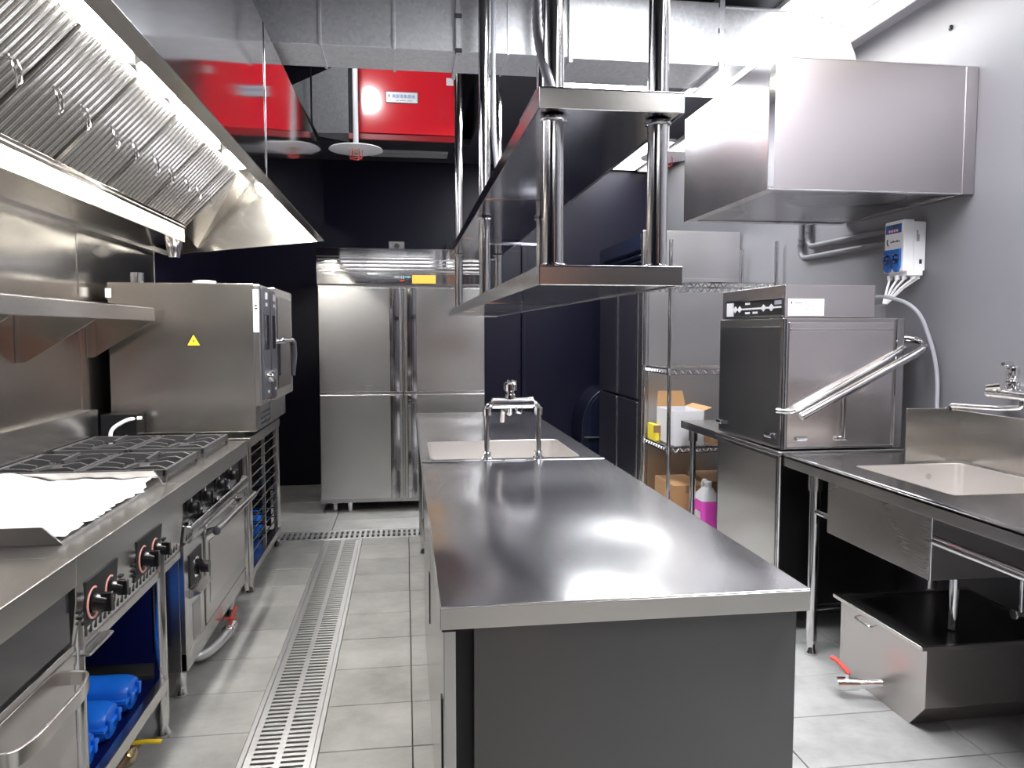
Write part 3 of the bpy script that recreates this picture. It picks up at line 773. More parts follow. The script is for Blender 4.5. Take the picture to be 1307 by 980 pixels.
for k in range(10):
    z = .20+k*.056
    for y0, y1 in ((4.03, 4.385), (4.415, 4.79)):
        for y in (y0, y1-.022):
            if run is None:
                run = B(XL+.10, y, z, CF-.013, y+.022, z+.003).build('tray_runner', 'chrome', t); r0 = (y, z)
            else:
                o = run.copy(); COL.objects.link(o); o.location = (0, y-r0[0], z-r0[1])
        MB().cyl((CF-.012, y0, z+.002), (CF-.012, y1, z+.002), .004, n=8).build('runner_stop', 'chrome', t)
container(-.86, 4.64, .106, .26, .07, .17, 'upright blue container inside the combi oven stand')

t = thing('combi_oven', 'big stainless combi oven standing at the end of the cooking line', 'oven', (-1.1, 4.43, ZT))
B(-1.445, OY0_, .825, -.752, OY1_, 1.575).build('body', 'steel_warm', t, .006)
B(-1.30, OY0_+.03, ZT, -.82, OY1_-.03, .825).build('plinth', 'black_rubber', t)
B(-.76, OY0_+.002, .955, -.722, OY1_, 1.572).build('front_frame', 'steel_z', t, .010, 3)
B(-.755, OY0_+.03, .835, -.735, OY1_-.02, .95).build('lower_grille', 'steel_dark', t, .003)
for z in (.86, .885, .91): B(-.737, OY0_+.04, z, -.732, OY0_+.30, z+.010).build('grille_slot', 'print_black', t)
B(-.756, OY0_-.0015, 1.33, -.727, OY0_+.001, 1.545).build('side_label', 'white_plastic', t, .001)
for k, (z, w) in enumerate(((1.46, .012), (1.445, .014))): B(-.748, OY0_-.0022, z, -.748+w, OY0_-.001, z+.008).build('label_print', 'print_black', t)
B(-.724, 4.03, .985, -.712, 4.23, 1.555).build('control_panel', 'grey_plastic', t, .004)
B(-.713, 4.06, 1.24, -.710, 4.19, 1.42).build('display', 'glass_dark', t)
B(-.713, 4.09, 1.50, -.710, 4.15, 1.535).build('badge', 'white_plastic', t)
B(-.713, 4.10, 1.465, -.710, 4.145, 1.482).build('badge', 'white_plastic', t)
MB().lathe([(.030, 0), (.030, .022), (.026, .03)], (-.712, 4.13, 1.10), 'x', 20).build('control_knob', 'chrome', t)
MB().lathe([(.008, 0), (.008, .006)], (-.712, 4.13, 1.02), 'x', 12).build('power_light', 'white_plastic', t)
dr = B(-.722, 4.26, .965, -.690, 4.86, 1.57).build('door', 'steel_z', t, .008, 3)
B(-.690, 4.31, 1.02, -.687, 4.80, 1.52).build('door_glass', 'glass_dark', dr, .003)
B(-.725, 4.24, .97, -.686, 4.26, 1.565).build('door_edge', 'chrome', dr, .002)
MB().tube([(-.648, 4.52, 1.285), (-.642, 4.56, 1.27), (-.640, 4.57, 1.20), (-.648, 4.575, 1.08)], [.016, .019, .019, .013], 12).build('door_handle', 'grey_plastic', dr)
MB().tube([(-.690, 4.30, 1.28), (-.655, 4.29, 1.285), (-.645, 4.54, 1.285)], .014, 12).build('handle_bar', 'chrome', dr)
# oven top fittings, warning sign
MB().lathe([(.045, 0), (.045, .012), (.06, .014), (.06, .028), (.03, .032)], (-1.06, 4.30, 1.575), n=20).build('vent_cap', 'white_plastic', t)
MB().cyl((-1.36, 4.18, 1.575), (-1.36, 4.18, 1.635), .032, n=16).build('flue', 'chrome', t)
B(-1.452, OY0_-.002, 1.50, -1.425, OY0_, 1.545).build('side_tag', 'white_plastic', t)
sg = MB().prism([(-1.075, 1.265), (-1.015, 1.265), (-1.045, 1.318)], 'y', OY0_-.0025, OY0_-.0005).build('warning_sign', 'sign_yellow', t)
MB().prism([(-1.082, 1.261), (-1.008, 1.261), (-1.045, 1.326)], 'y', OY0_-.0012, OY0_-.0002).build('warning_sign_border', 'print_black', t)
MB().prism([(-1.041, 1.303), (-1.050, 1.286), (-1.045, 1.286), (-1.049, 1.270), (-1.039, 1.289), (-1.045, 1.289)], 'y', OY0_-.0032, OY0_-.0025).build('warning_bolt', 'print_black', t)
# black junction box with white hose behind the burners
t = thing('junction_box', 'black box with a white hose between the burners and the oven', 'box', (-1.37, 3.90, ZT))
B(XL+.05, 3.875, ZT+.001, -1.285, 3.99, .935).build('housing', 'black_plastic', t, .004)
MB().tube(fillet([(-1.39, 3.83, ZT+.002), (-1.39, 3.83, .87), (-1.32, 3.865, .915), (-1.27, 3.90, .915)], .06), .009, 10).build('hose', 'white_plastic', t)

# ------------------------------------------------------------------ four-door refrigerator at the back
t = thing('upright_refrigerator', 'tall four-door stainless refrigerator facing the aisle at the back', 'refrigerator', (-.02, 6.05, 0))
FX0, FX1, FYY = -.625, .590, 5.65
B(FX0, FYY+.05, .10, FX1, 6.45, 1.93).build('cabinet', 'steel_z', t, .003)
ZD0, ZD1, ZM = .105, 1.655, .885
for x0, x1, hs in ((FX0+.006, -.022, 1), (-.008, FX1-.006, -1)):
    for z0, z1 in ((ZD0, ZM-.008), (ZM+.008, ZD1)):
        dr = B(x0, FYY, z0, x1, FYY+.05, z1).build('door', 'fridge_steel' if 'fridge_steel' in MATS else 'steel_x', t, .006, 3)
        hx = x1-.055 if hs > 0 else x0+.055
        MB().prism([(hx-.035, FYY+.001), (hx-.030, FYY-.014), (hx-.008, FYY-.018), (hx+.002, FYY-.006), (hx+.012, FYY-.018), (hx+.034, FYY-.014), (hx+.038, FYY+.001)], 'z', z0+.004, z1-.004).build('handle', 'steel_mirror', dr, .002)
        MB().cyl((-.015, FYY-.004, z1-.01), (-.015, FYY-.004, z1+.012 if z1 < 1 else z1), .006, n=8).build('hinge_pin', 'chrome', dr)
B(FX0, FYY-.004, 1.675, FX1, FYY+.05, 1.755).build('control_band', 'steel_mirror', t, .003)
B(FX0, FYY+.004, 1.755, FX1, FYY+.05, 1.873).build('louver_plate', 'steel_mirror', t)
for k in range(4):
    z = 1.764+k*.027
    MB().prism([(FYY+.004, z), (FYY-.006, z+.004), (FYY-.006, z+.011), (FYY+.004, z+.015)], 'x', FX0+.01, FX1-.01).build('louver', 'steel_x', t, .001)
B(FX0, FYY-.004, 1.872, FX1, FYY+.05, 1.935).build('top_band', 'steel_mirror', t, .003)
B(.055, FYY-.0056, 1.685, .225, FYY-.004, 1.745).build('sticker', 'orange_label', t)
B(-.075, FYY-.006, 1.722, -.035, FYY-.004, 1.738).build('thermometer', 'print_grey', t)
for x, m_ in ((-.028, 'print_grey'), (-.012, 'print_green'), (.004, 'print_grey'), (.020, 'print_green'), (.034, 'print_grey')): B(x, FYY-.006, 1.718+.006*(x > 0), x+.010, FYY-.004, 1.738).build('indicator', m_, t)
B(-.030, FYY-.006, 1.700, -.002, FYY-.004, 1.710).build('brand_mark', 'print_red', t)
B(-.11, FYY+.0, 1.935, .0, FYY+.006, 1.985).build('top_bracket', 'steel_dark', t, .001)
MB().lathe([(.018, 0), (.018, .008)], (-.055, FYY-.008, 1.955), 'y', 14).build('lock', 'print_black', t)
B(FX0, FYY+.03, .075, FX1, 6.42, .10).build('base_frame', 'steel_dark', t)
for x in (FX0+.10, FX1-.10):
    MB().lathe([(.030, -.014), (.036, -.010), (.036, .010), (.030, .014)], (x, FYY+.12, .036), 'x', 18).build('caster', 'white_plastic', t)
    B(x-.02, FYY+.09, .055, x+.02, FYY+.15, .078).build('caster_fork', 'chrome', t)
    MB().cyl((x+.11, FYY+.08, 0), (x+.11, FYY+.08, .08), .020, n=12).build('adjustable_foot', 'chrome', t)
    B(x-.02, 6.33, 0, x+.02, 6.38, .08).build('adjustable_foot', 'chrome', t)

# ------------------------------------------------------------------ second refrigerator, side on
t = thing('upright_refrigerator', 'tall refrigerator with dark doors standing side-on behind the wire rack', 'refrigerator', (1.95, 5.6, 0))
GX, GY0, GY1 = 1.60, 5.06, 6.20
B(GX+.05, GY0, .10, XR-.012, GY1, 1.70).build('cabinet', 'fridge_side', t, .003)
B(GX+.05, GY0, 1.70, XR-.012, GY0+.01, 2.02).build('top_side', 'fridge_side', t, .002)
for y0, y1 in ((GY0+.06, 5.615), (5.635, GY1-.01)):
    for z0, z1 in ((.11, .848), (.862, 1.68)):
        dr = B(GX, y0, z0, GX+.05, y1, z1).build('door', 'dark_door', t, .006)
        B(GX-.006, y0+.01, z0+.005, GX+.004, y0+.05, z1-.005).build('handle', 'steel_z', dr, .003)
B(GX+.004, GY0-.002, .10, GX+.055, GY0+.045, 2.02).build('corner_post', 'steel_z', t, .004)
# louvred machine housing on top, open zig-zag front
zz = [(GX+.05, 1.70)]
pts = [(GX+.03, 1.70)]
z = 1.70
for k in range(4):
    pts += [(GX-.004, z+.02), (GX+.03, z+.045)]; z += .045
pts += [(GX-.002, z+.02), (GX-.002, 2.0), (GX+.05, 2.0), (GX+.05, 1.70)]
MB().prism(pts, 'y', GY0+.05, GY1).build('louver_housing', 'navy_plastic', t, .002)
B(GX+.05, GY0+.02, 1.70, XR-.05, GY1-.02, 1.96).build('machine_box', 'grey_plastic', t)
for x in (GX+.10, XR-.12):
    for y in (GY0+.1, GY1-.1): MB().cyl((x, y, 0), (x, y, .10), .022, n=12).build('foot', 'chrome', t)

# dark ice machine with rounded lid
t = thing('ice_machine', 'dark navy machine with a rounded lid beside the second refrigerator', 'ice machine', (1.50, 6.5, 0))
pf = [(1.49, .05), (1.49, .50)] + [(1.74-.25*math.cos(R(a)), .50+.36*math.sin(R(a))) for a in range(10, 91, 10)] + [(2.0, .86), (2.0, .05)]
MB().prism(pf, 'y', 6.36, 6.76).build('body', 'navy_plastic', t, .012, 3)
lid = [(1.515, .44), (1.515, .50)] + [(1.74-.225*math.cos(R(a)), .50+.33*math.sin(R(a))) for a in range(10, 91, 10)] + [(1.97, .83), (1.97, .44)]
MB().prism(lid, 'y', 6.345, 6.361).build('rounded_lid', 'navy_plastic', t, .004)
B(1.515, 6.338, .425, 1.97, 6.361, .437).build('lid_handle', 'grey_plastic', t, .003)
B(1.52, 6.352, .30, 1.56, 6.361, .32).build('brand_mark', 'print_grey', t)
for x in (1.53, 1.96):
    for y in (6.40, 6.72): MB().cyl((x, y, 0), (x, y, .055), .018, n=10).build('foot', 'black_rubber', t)

# ------------------------------------------------------------------ island
IX0, IX1, IY0, IYM, IY1 = .062, .828, 1.450, 3.110, 5.035
t = thing('island_cabinet', 'stainless island cabinet with a polished worktop in the middle of the kitchen', 'cabinet', (.445, 2.28, 0))
MB().prism([(IX0, ZT-.046), (IX0, ZT), (IX1, ZT), (IX1, ZT-.046), (IX1-.004, ZT-.046), (IX1-.004, ZT-.012), (IX0+.004, ZT-.012), (IX0+.004, ZT-.046)], 'y', IY0, IYM).build('worktop', 'steel_top', t, .004, 3)
B(IX0+.001, IY0-.0012, ZT-.046, IX1-.001, IY0+.003, ZT-.0035).build('worktop_edge', 'steel_warm', t, .0008)
B(.130, 1.486, .10, .818, 1.492, ZT-.045).build('end_panel', 'steel_darkened', t, .002)
B(.140, 1.495, .10, .812, IYM-.01, ZT-.05).build('carcass', 'steel_dark', t)
B(.094, 1.51, .10, .140, IYM-.01, ZT-.05).build('gasket_recess', 'black_rubber', t)
B(.066, 1.468, ZT-.058, .130, 1.49, ZT-.046).build('track_end', 'black_rubber', t, .001)
for y0, y1 in ((1.475, 2.285), (2.295, IYM-.015)):
    dr = B(.070, y0, .11, .094, y1, ZT-.058).build('sliding_door', 'steel_z', t, .002)
    B(.0665, y0+.05, .42, .0705, y0+.075, .58).build('finger_pull', 'black_rubber', dr, .001)
B(.12, 1.52, .0, .80, IYM-.03, .10).build('plinth', 'black_rubber', t)

t = thing('island_sink', 'stainless sink table with one bowl at the far part of the island', 'sink', (.445, 4.07, 0))
SX0, SX1, SY0, SY1 = .105, .735, 3.17, 3.70
MB().ring(IX0, IYM+.003, IX1, IY1, SX0, SY0, SX1, SY1, ZT-.012, ZT-.001).build('worktop', 'steel_top', t, .0015)
for p in ((IX0, IYM+.003, IX0+.004, IY1), (IX1-.004, IYM+.003, IX1, IY1), (IX0, IY1-.004, IX1, IY1)): B(p[0], p[1], ZT-.046, p[2], p[3], ZT-.004).build('worktop_edge', 'steel_y', t, .001)
MB().cyl((IX0+.002, IYM+.001, ZT-.002), (IX1-.002, IYM+.001, ZT-.002), .006, n=10).build('raised_seam', 'chrome', t)
MB().loft([rrect(SX0-.004, SY0-.004, SX1+.004, SY1+.004, .03, ZT+.0005), rrect(SX0, SY0, SX1, SY1, .03, ZT-.001), rrect(SX0+.004, SY0+.004, SX1-.004, SY1-.004, .04, ZT-.10), rrect(SX0+.015, SY0+.015, SX1-.015, SY1-.015, .05, ZT-.24), rrect(SX0+.05, SY0+.05, SX1-.05, SY1-.05, .05, ZT-.255)], False, True).build('bowl', 'bowl_steel', t, sharp=50)
B(SX0-.02, SY0-.03, ZT-.27, SX1+.02, SY1+.02, ZT-.26).build('bowl_underside', 'steel_x', t)
for y0, y1 in ((SY0-.03, SY0-.026), (SY1+.016, SY1+.02)): B(SX0-.02, y0, ZT-.27, SX1+.02, y1, ZT-.015).build('bowl_apron', 'steel_x', t)
for x0, x1 in ((SX0-.02, SX0-.016), (SX1+.016, SX1+.02)): B(x0, SY0-.03, ZT-.27, x1, SY1+.02, ZT-.015).build('bowl_apron', 'steel_y', t)
for x in (.098, IX1-.04):
    for y in (3.20, 4.55, 4.98): pleg(t, x, y, ZT-.012, .019)
B(.09, 3.17, .20, IX1-.03, 5.0, .215).build('undershelf', 'steel_y', t, .002)
MB().cyl((.42, 3.43, .215), (.42, 3.43, ZT-.27), .025, n=12).build('drain_pipe', 'pvc_grey', t)

# bridge tap on the island
t = thing('bridge_tap', 'chrome bridge mixer tap on two upright pipes at the island sink', 'tap', (.44, 3.135, ZT))
for x in (.333, .549):
    MB().tube(fillet([(x, 3.135, ZT), (x, 3.135, 1.035), (x + (.06 if x < .44 else -.06), 3.135, 1.035)], .03), .0115, 14).build('riser_pipe', 'chrome', t)
    MB().lathe([(.024, 0), (.024, .008), (.017, .014), (.017, .03), (.014, .034)], (x, 3.135, ZT), n=18).build('flange', 'chrome', t)
    MB().lathe([(.018, 0), (.018, .03), (.014, .034)], (x, 3.135, .985), n=14).build('union_nut', 'chrome', t)
    MB().lathe([(.021, -.01), (.021, .012)], (x+(.035 if x < .44 else -.035), 3.135, 1.035), 'x', 14).build('elbow_nut', 'chrome', t)
MB().lathe([(.016, -.09), (.023, -.085), (.023, .085), (.016, .09)], (.441, 3.135, 1.037), 'x', 18).build('mixer_body', 'chrome', t)
MB().lathe([(.022, 0), (.022, .018), (.016, .022), (.016, .032), (.027, .036), (.028, .062), (.020, .070), (.012, .072)], (.430, 3.135, 1.053), n=18).build('cartridge', 'chrome', t)
MB().tube([(.430, 3.135, 1.12), (.432, 3.16, 1.128), (.46, 3.19, 1.12)], [.010, .010, .007], 10).build('lever', 'chrome', t)
MB().tube(fillet([(.43, 3.14, 1.022), (.43, 3.15, .99), (.43, 3.36, .995), (.43, 3.40, .93)], .035), .011, 12).build('spout', 'chrome', t)
MB().tube([(.455, 3.125, 1.02), (.456, 3.122, .998), (.472, 3.122, .996), (.478, 3.124, 1.012)], .005, 8).build('hook', 'chrome', t)

# ------------------------------------------------------------------ hanging over-shelf
t = thing('hanging_shelf', 'two-tier stainless overshelf hung on steel posts above the island', 'shelf', (.447, 3.35, 1.434))
for z0, z1 in ((1.432, 1.475), (1.805, 1.850)):
    sh = MB().prism([(.286, z0), (.286, z1), (.608, z1), (.608, z0), (.604, z0), (.604, z1-.006), (.290, z1-.006), (.290, z0)], 'y', 1.63, 5.06).build('tier', 'shelf_steel', t, .002)
    B(.287, 1.63, z0, .607, 1.634, z1-.001).build('front_edge', 'steel_warm', sh, .0015)
    B(.287, 5.056, z0, .607, 5.06, z1-.001).build('back_edge', 'steel_warm', sh, .0015)
    B(.288, 1.634, z0+.004, .606, 5.056, z0+.007).build('underside', 'shelf_steel', sh)
    for y in (2.78, 3.93): B(.288, y-.002, z0+.002, .606, y+.002, z0+.004).build('underside_seam', 'chrome', sh)
for x in (.331, .572):
    for y in (1.705, 3.20, 4.72):
        o = MB().cyl((x, y, 1.4755), (x, y, 1.805), .0235, n=20).build('post', 'pipe_steel', t)
        MB().cyl((x, y, 1.850), (x, y, ZC if y < OY0 else ZV), .0235, n=20).build('post', 'pipe_steel', t)
        MB().lathe([(.030, 0), (.030, .006), (.024, .009)], (x, y, 1.4755), n=20).build('collar', 'chrome', o)
        MB().lathe([(.024, -.009), (.030, -.006), (.030, 0)], (x, y, 1.805), n=20).build('collar', 'chrome', o)
for y in (3.20,): 
    MB().cyl((.331, y, 1.70), (.572, y, 1.70), .005, n=8).build('cross_bar', 'chrome', t)

def conduit(label, pts, r=.011):
    P = fillet(pts, .12, 8); Q = []; rs = []
    L = 0; last = P[0]
    dense = []
    for a, b in zip(P[:-1], P[1:]):
        n = max(1, int((b-a).length/.008))
        for k in range(n): dense.append(a.lerp(b, k/n))
    dense.append(P[-1])
    rs = [r*(1.0 if i % 2 else .86) for i in range(len(dense))]
    return tag(MB().tube(dense, rs, 8).build('flexible_conduit', 'tube_grey', None, sharp=80), label, 'conduit')
conduit('grey flexible conduit clipped to the near shelf post', [(.305, 1.76, ZC-.001), (.300, 1.76, 2.3), (.300, 1.74, 1.98), (.318, 1.66, 1.852)], .012)
conduit('grey flexible conduit along the middle shelf post', [(.372, 3.20, ZC-.001), (.365, 3.17, 2.4), (.365, 3.16, 2.1), (.40, 3.16, 1.852)], .011)

# ------------------------------------------------------------------ galvanised duct over the island
t = thing('ventilation_duct', 'big galvanised ventilation duct crossing the kitchen with an elbow', 'duct', (.3, 3.435, 2.5))
DY0, DY1, DZ0, DZ1 = 3.30, 3.572, 2.508, 2.765
def duct_run(x0, x1):
    return MB().box(x0, DY0, DZ0, x1, DY1, DZ1).build('duct_section', 'galvanised', t, .003)
xs = [XL, -.62, -.335, -.035, .225]
for a, b in zip(xs[:-1], xs[1:]):
    duct_run(a+.001, b-.001)
duct_run(.235, .705); 
MB().box(.715, DY0-.02, DZ0-.012, 1.372, DY1+.03, DZ1).build('duct_section', 'galvanised', t, .003)
def yring(x0, x1, g, name='flange'):
    m = MB()
    a = [(DY0-g, DZ0-g), (DY1+g, DZ0-g), (DY1+g, DZ1+min(g, .03)), (DY0-g, DZ1+min(g, .03))]
    return m.prism(a, 'x', x0, x1).build(name, 'galvanised', t, .001)
for x in (-.62, -.335, -.035): yring(x-.006, x+.006, .006, 'standing_seam')
yring(.222, .238, .022); yring(.703, .717, .030); yring(1.370, 1.392, .036); yring(.44, .448, .004, 'standing_seam')
for x in (.216, 1.364):
    for z in (DZ0-.012, (DZ0+DZ1)/2, DZ1-.02): B(x, DY0-.034, z-.006, x+.03, DY0-.02, z+.014).build('flange_clip', 'chrome', t)
# elbow: turns down into the canopy over the dishwasher
cx, cz, ro = 1.775, 2.495, .27
prof = [(1.394, DZ0), (1.394, DZ1), (cx, DZ1)]
prof += [(cx+ro*math.sin(R(a)), cz+ro*math.cos(R(a))) for a in range(10, 91, 10)]
prof += [(cx+ro, 2.405), (1.55, 2.405), (1.55, 2.47), (1.51, DZ0)]
MB().prism(prof, 'y', DY0, DY1).build('elbow', 'galvanised', t, .003)
rim = [(cx+(ro-.01)*math.sin(R(a)), DY0-.002, cz+(ro-.01)*math.cos(R(a))) for a in range(0, 91, 6)]
MB().tube([(1.394, DY0-.002, DZ1-.01)] + rim + [(cx+ro-.01, DY0-.002, 2.406)], .005, 6).build('elbow_seam', 'galvanised', t)

# ------------------------------------------------------------------ red electrostatic unit hung over the back
t = thing('air_cleaner', 'glossy red electrostatic air cleaner hung under the roof void', 'air cleaner', (.0, 5.75, 2.65))
RX0, RX1, RY = -.372, .388, 5.45
B(RX0, RY+.02, 2.655, RX1, 5.72, 3.20).build('casing', 'black_void', t, .004)
dr = B(RX0+.055, RY-.004, 2.70, RX1-.004, RY+.02, 3.18).build('door', 'red_paint', t, .006)
B(RX0, RY, 2.655, RX1, RY+.022, 2.695).build('lower_flange', 'red_dark', t, .003)
MB().box(RX0+.062, RY-.016, 2.90, RX0+.076, RY-.004, 2.985).build('door_latch', 'black_plastic', dr, .003)
pl = B(-.118, RY-.008, 2.905, .105, RY-.004, 2.985).build('sign_plate', 'print_black', t, .001)
B(-.113, RY-.0095, 2.910, .100, RY-.0075, 2.980).build('sign_face', 'white_plastic', pl)
text('高壓電集塵機', .0265, (-.074, RY-.0100, 2.942), (1, 0, 0), (0, 0, 1), 'print_blue', 'lettering', pl)
for k, (a, b) in enumerate(((-.045, -.030), (-.022, .018), (.030, .065))): B(a, RY-.0102, 2.921, b, RY-.0094, 2.925).build('fine_print', 'print_grey', pl)
B(-.100, RY-.0102, 2.945, -.088, RY-.0094, 2.962).build('logo', 'print_grey', pl)
B(.30, RY-.008, 3.04, .35, RY-.004, 3.09).build('notice', 'white_plastic', t)
for x in (RX0+.03, RX1-.03):
    for y in (RY+.06, 5.68): MB().cyl((x, y, 3.20), (x, y, ZV), .006, n=8).build('hanger_rod', 'chrome', t)
tr = MB().hexa([(-.60, 5.64, 2.735), (RX0-.002, 5.48, 2.70), (RX0-.002, 5.74, 2.70), (-.60, 5.74, 2.735), (-.78, 5.66, 3.06), (RX0-.002, 5.48, 3.19), (RX0-.002, 5.74, 3.19), (-.78, 5.74, 3.06)])
tr.build('transition_duct', 'galvanised', t, .003)
MB().cyl((-.60, 5.30, 2.64), (-.60, 5.30, ZV), .006, n=8).build('hanger_rod', 'chrome', t)

# sprinklers with round shields
def sprinkler(x, y, z, zt, label):
    t = thing('sprinkler', label, 'sprinkler', (x, y, zt), 'ceiling sprinklers with round white shields')
    MB().cyl((x, y, z+.02), (x, y, zt), .017, n=14).build('pipe', 'white_paint', t)
    MB().lathe([(.03, .03), (.05, .016), (.165, .004), (.172, -.004), (.165, -.006), (.05, -.002)], (x, y, z), n=36).build('shield_plate', 'white_paint', t)
    MB().cyl((x, y, z-.03), (x, y, z), .012, n=10).build('sprinkler_head', 'brass', t)
    cg = MB().tube([(x+.038*math.cos(R(a)), y+.038*math.sin(R(a)), z-.058) for a in range(0, 361, 20)], .0025, 5).build('guard_ring', 'red_grip', t)
    for a in (0, 60, 120):
        dx, dy = .042*math.cos(R(a)), .042*math.sin(R(a))
        MB().tube([(x-dx, y-dy, z-.004), (x-dx, y-dy, z-.045), (x-dx*.4, y-dy*.4, z-.066), (x+dx*.4, y+dy*.4, z-.066), (x+dx, y+dy, z-.045), (x+dx, y+dy, z-.004)], .0022, 5).build('guard_wire', 'red_grip', t)
sprinkler(-.302, 5.1, 2.505, ZV, 'white-shielded sprinkler on a pipe in front of the red air cleaner')
sprinkler(1.74, 5.0, 2.50, ZC-.025, 'white-shielded sprinkler seen between the overshelf and the dishwasher canopy')

# ceiling grille near the back wall
t = thing('air_grille', 'silver linear air grille in the dark ceiling under the red unit', 'air vent', (.05, 6.42, ZC))
MB().ring(-.27, 6.36, .36, 6.52, -.25, 6.38, .34, 6.50, ZC-.022, ZC-.001).build('frame', 'white_steel', t, .002)
for k in range(6): B(-.25, 6.388+k*.020, ZC-.018, .34, 6.394+k*.020, ZC-.004).build('blade', 'white_steel', t)
B(-.25, 6.38, ZC-.004, .34, 6.50, ZC-.001).build('backing', 'print_black', t)

# ------------------------------------------------------------------ canopy over the dishwasher
t = thing('dishwasher_canopy', 'boxy stainless extraction canopy on the grey wall above the dishwasher', 'exhaust hood', (1.86, 3.34, 1.89))
KX0, KY0, KY1, KZ0, KZ1 = 1.418, 2.88, 3.80, 1.892, 2.400
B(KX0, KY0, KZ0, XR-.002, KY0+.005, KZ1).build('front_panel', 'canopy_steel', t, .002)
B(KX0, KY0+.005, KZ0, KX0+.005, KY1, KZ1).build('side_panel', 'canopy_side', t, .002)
B(KX0, KY1-.005, KZ0, XR-.002, KY1, KZ1).build('back_panel', 'steel_x', t, .002)
B(KX0, KY0, KZ1, XR-.002, KY1, KZ1+.004).build('top_panel', 'steel_x', t)
MB().ring(KX0+.005, KY0+.005, XR-.004, KY1-.005, KX0+.05, KY0+.05, XR-.05, KY1-.05, KZ0+.001, KZ0+.006).build('lower_lip', 'steel_y', t, .001)
MB().hexa([(KX0+.05, KY0+.05, KZ0+.006), (XR-.05, KY0+.05, KZ0+.006), (XR-.05, KY1-.05, KZ0+.006), (KX0+.05, KY1-.05, KZ0+.006), (KX0+.10, KY0+.10, KZ0+.09), (XR-.08, KY0+.10, KZ0+.09), (XR-.08, KY1-.10, KZ0+.09), (KX0+.10, KY1-.10, KZ0+.09)]).build('inner_pan', 'steel_dark', t)
B(XR-.055, KY0-.003, KZ0, XR-.002, KY0, KZ1).build('wall_flange', 'canopy_steel', t, .001)
B(KX0-.002, KY0-.002, KZ0+.01, KX0+.022, KY0, KZ1-.004).build('corner_tape', 'chrome', t)
B(KX0+.005, KY0-.0025, KZ0-.002, XR-.06, KY0+.002, KZ0+.004).build('drip_edge', 'chrome', t, .001)

# ------------------------------------------------------------------ pass-through dishwasher
t = thing('dishwasher', 'stainless hood-type dishwasher with a lifting bar handle', 'dishwasher', (1.91, 3.44, 0))
WX0, WX1, WY0, WY1 = 1.612, 2.20, 3.105, 3.79
B(WX0+.004, WY0+.004, .10, WX1, WY1-.004, .80).build('lower_cabinet', 'steel_darkened', t, .003)
B(WX0-.002, WY0+.03, .11, WX0+.004, WY1-.03, .775).build('service_panel', 'steel_warm', t, .003)
MB().cyl((WX0, WY0, .06), (WX0, WY0, .79), .009, n=10).build('corner_trim', 'chrome', t)
B(WX0-.012, WY0-.004, .792, WX1, WY1, .812).build('wash_deck', 'steel_y', t, .003)
hb = B(WX0+.004, WY0+.008, .818, WX1-.01, WY1-.01, 1.392).build('lift_hood', 'steel_y', t, .004)
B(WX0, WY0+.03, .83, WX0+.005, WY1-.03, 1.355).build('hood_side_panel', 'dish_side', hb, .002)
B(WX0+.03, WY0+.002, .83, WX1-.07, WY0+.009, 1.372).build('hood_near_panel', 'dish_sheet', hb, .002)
for x in (WX0+.004, WX0+.016, WX1-.055): MB().cyl((x, WY0+.002, .82), (x, WY0+.002, 1.388), .0045, n=8).build('edge_bead', 'chrome', hb)
B(WX0+.035, WY0-.004, 1.335, WX1-.075, WY0+.002, 1.345).build('swage_line', 'steel_warm', hb, .002)
B(WX0+.03, WY0-.002, .822, WX1-.06, WY0+.004, .832).build('lower_bead', 'chrome', hb, .001)
cb = B(WX0+.012, WY0+.012, 1.394, 2.045, WY1-.02, 1.535).build('control_box', 'dish_sheet', t, .003)
B(2.045, WY0+.10, 1.394, WX1-.04, WY1-.06, 1.455).build('motor_cover', 'steel_x', t, .003)
pn = B(WX0+.006, WY0+.02, 1.405, WX0+.013, WY1-.09, 1.478).build('control_panel', 'print_black', cb, .001)
B(WX0+.002, WY1-.17, 1.408, WX0+.006, WY1-.095, 1.474).build('blank_plate', 'white_plastic', pn)
B(WX0+.002, WY0+.02, 1.477, WX0+.014, WY1-.085, 1.485).build('panel_trim', 'chrome', pn)
B(WX0+.002, WY0+.02, 1.398, WX0+.014, WY1-.085, 1.405).build('panel_trim', 'chrome', pn)
B(WX0+.0045, WY0+.03, 1.436, WX0+.0058, WY1-.18, 1.444).build('button_line', 'white_plastic', pn)
for y in (3.60, 3.55, 3.30, 3.225):
    MB().prism([(y-.026, 1.440), (y, 1.424), (y+.026, 1.440), (y, 1.456)], 'x', WX0+.003, WX0+.0055).build('button', 'white_plastic', pn)
for y, z in ((3.44, 1.460), (3.44, 1.416), (3.36, 1.416)): B(WX0+.0045, y, z, WX0+.0058, y+.05, z+.010).build('indicator', 'white_plastic', pn)
B(WX0+.004, WY0+.03, 1.452, WX0+.0058, WY0+.09, 1.47).build('button_block', 'print_grey', pn)
lb = B(1.640, WY0+.010, 1.402, 1.805, WY0+.0125, 1.475).build('rating_label', 'white_plastic', cb)
for (x, z, w, h, m_) in ((1.652, 1.452, .005, .012, 'print_black'), (1.668, 1.453, .036, .006, 'print_grey'), (1.712, 1.462, .012, .003, 'print_grey'), (1.712, 1.452, .012, .003, 'print_grey'), (1.73, 1.458, .04, .0015, 'print_grey'), (1.66, 1.435, .045, .0012, 'print_grey'), (1.66, 1.425, .045, .0012, 'print_grey'), (1.72, 1.425, .006, .006, 'print_grey'), (1.755, 1.420, .006, .006, 'print_grey'), (1.73, 1.435, .03, .0012, 'print_grey')):
    B(x, WY0+.0092, z, x+w, WY0+.0102, z+h).build('label_print', m_, lb)
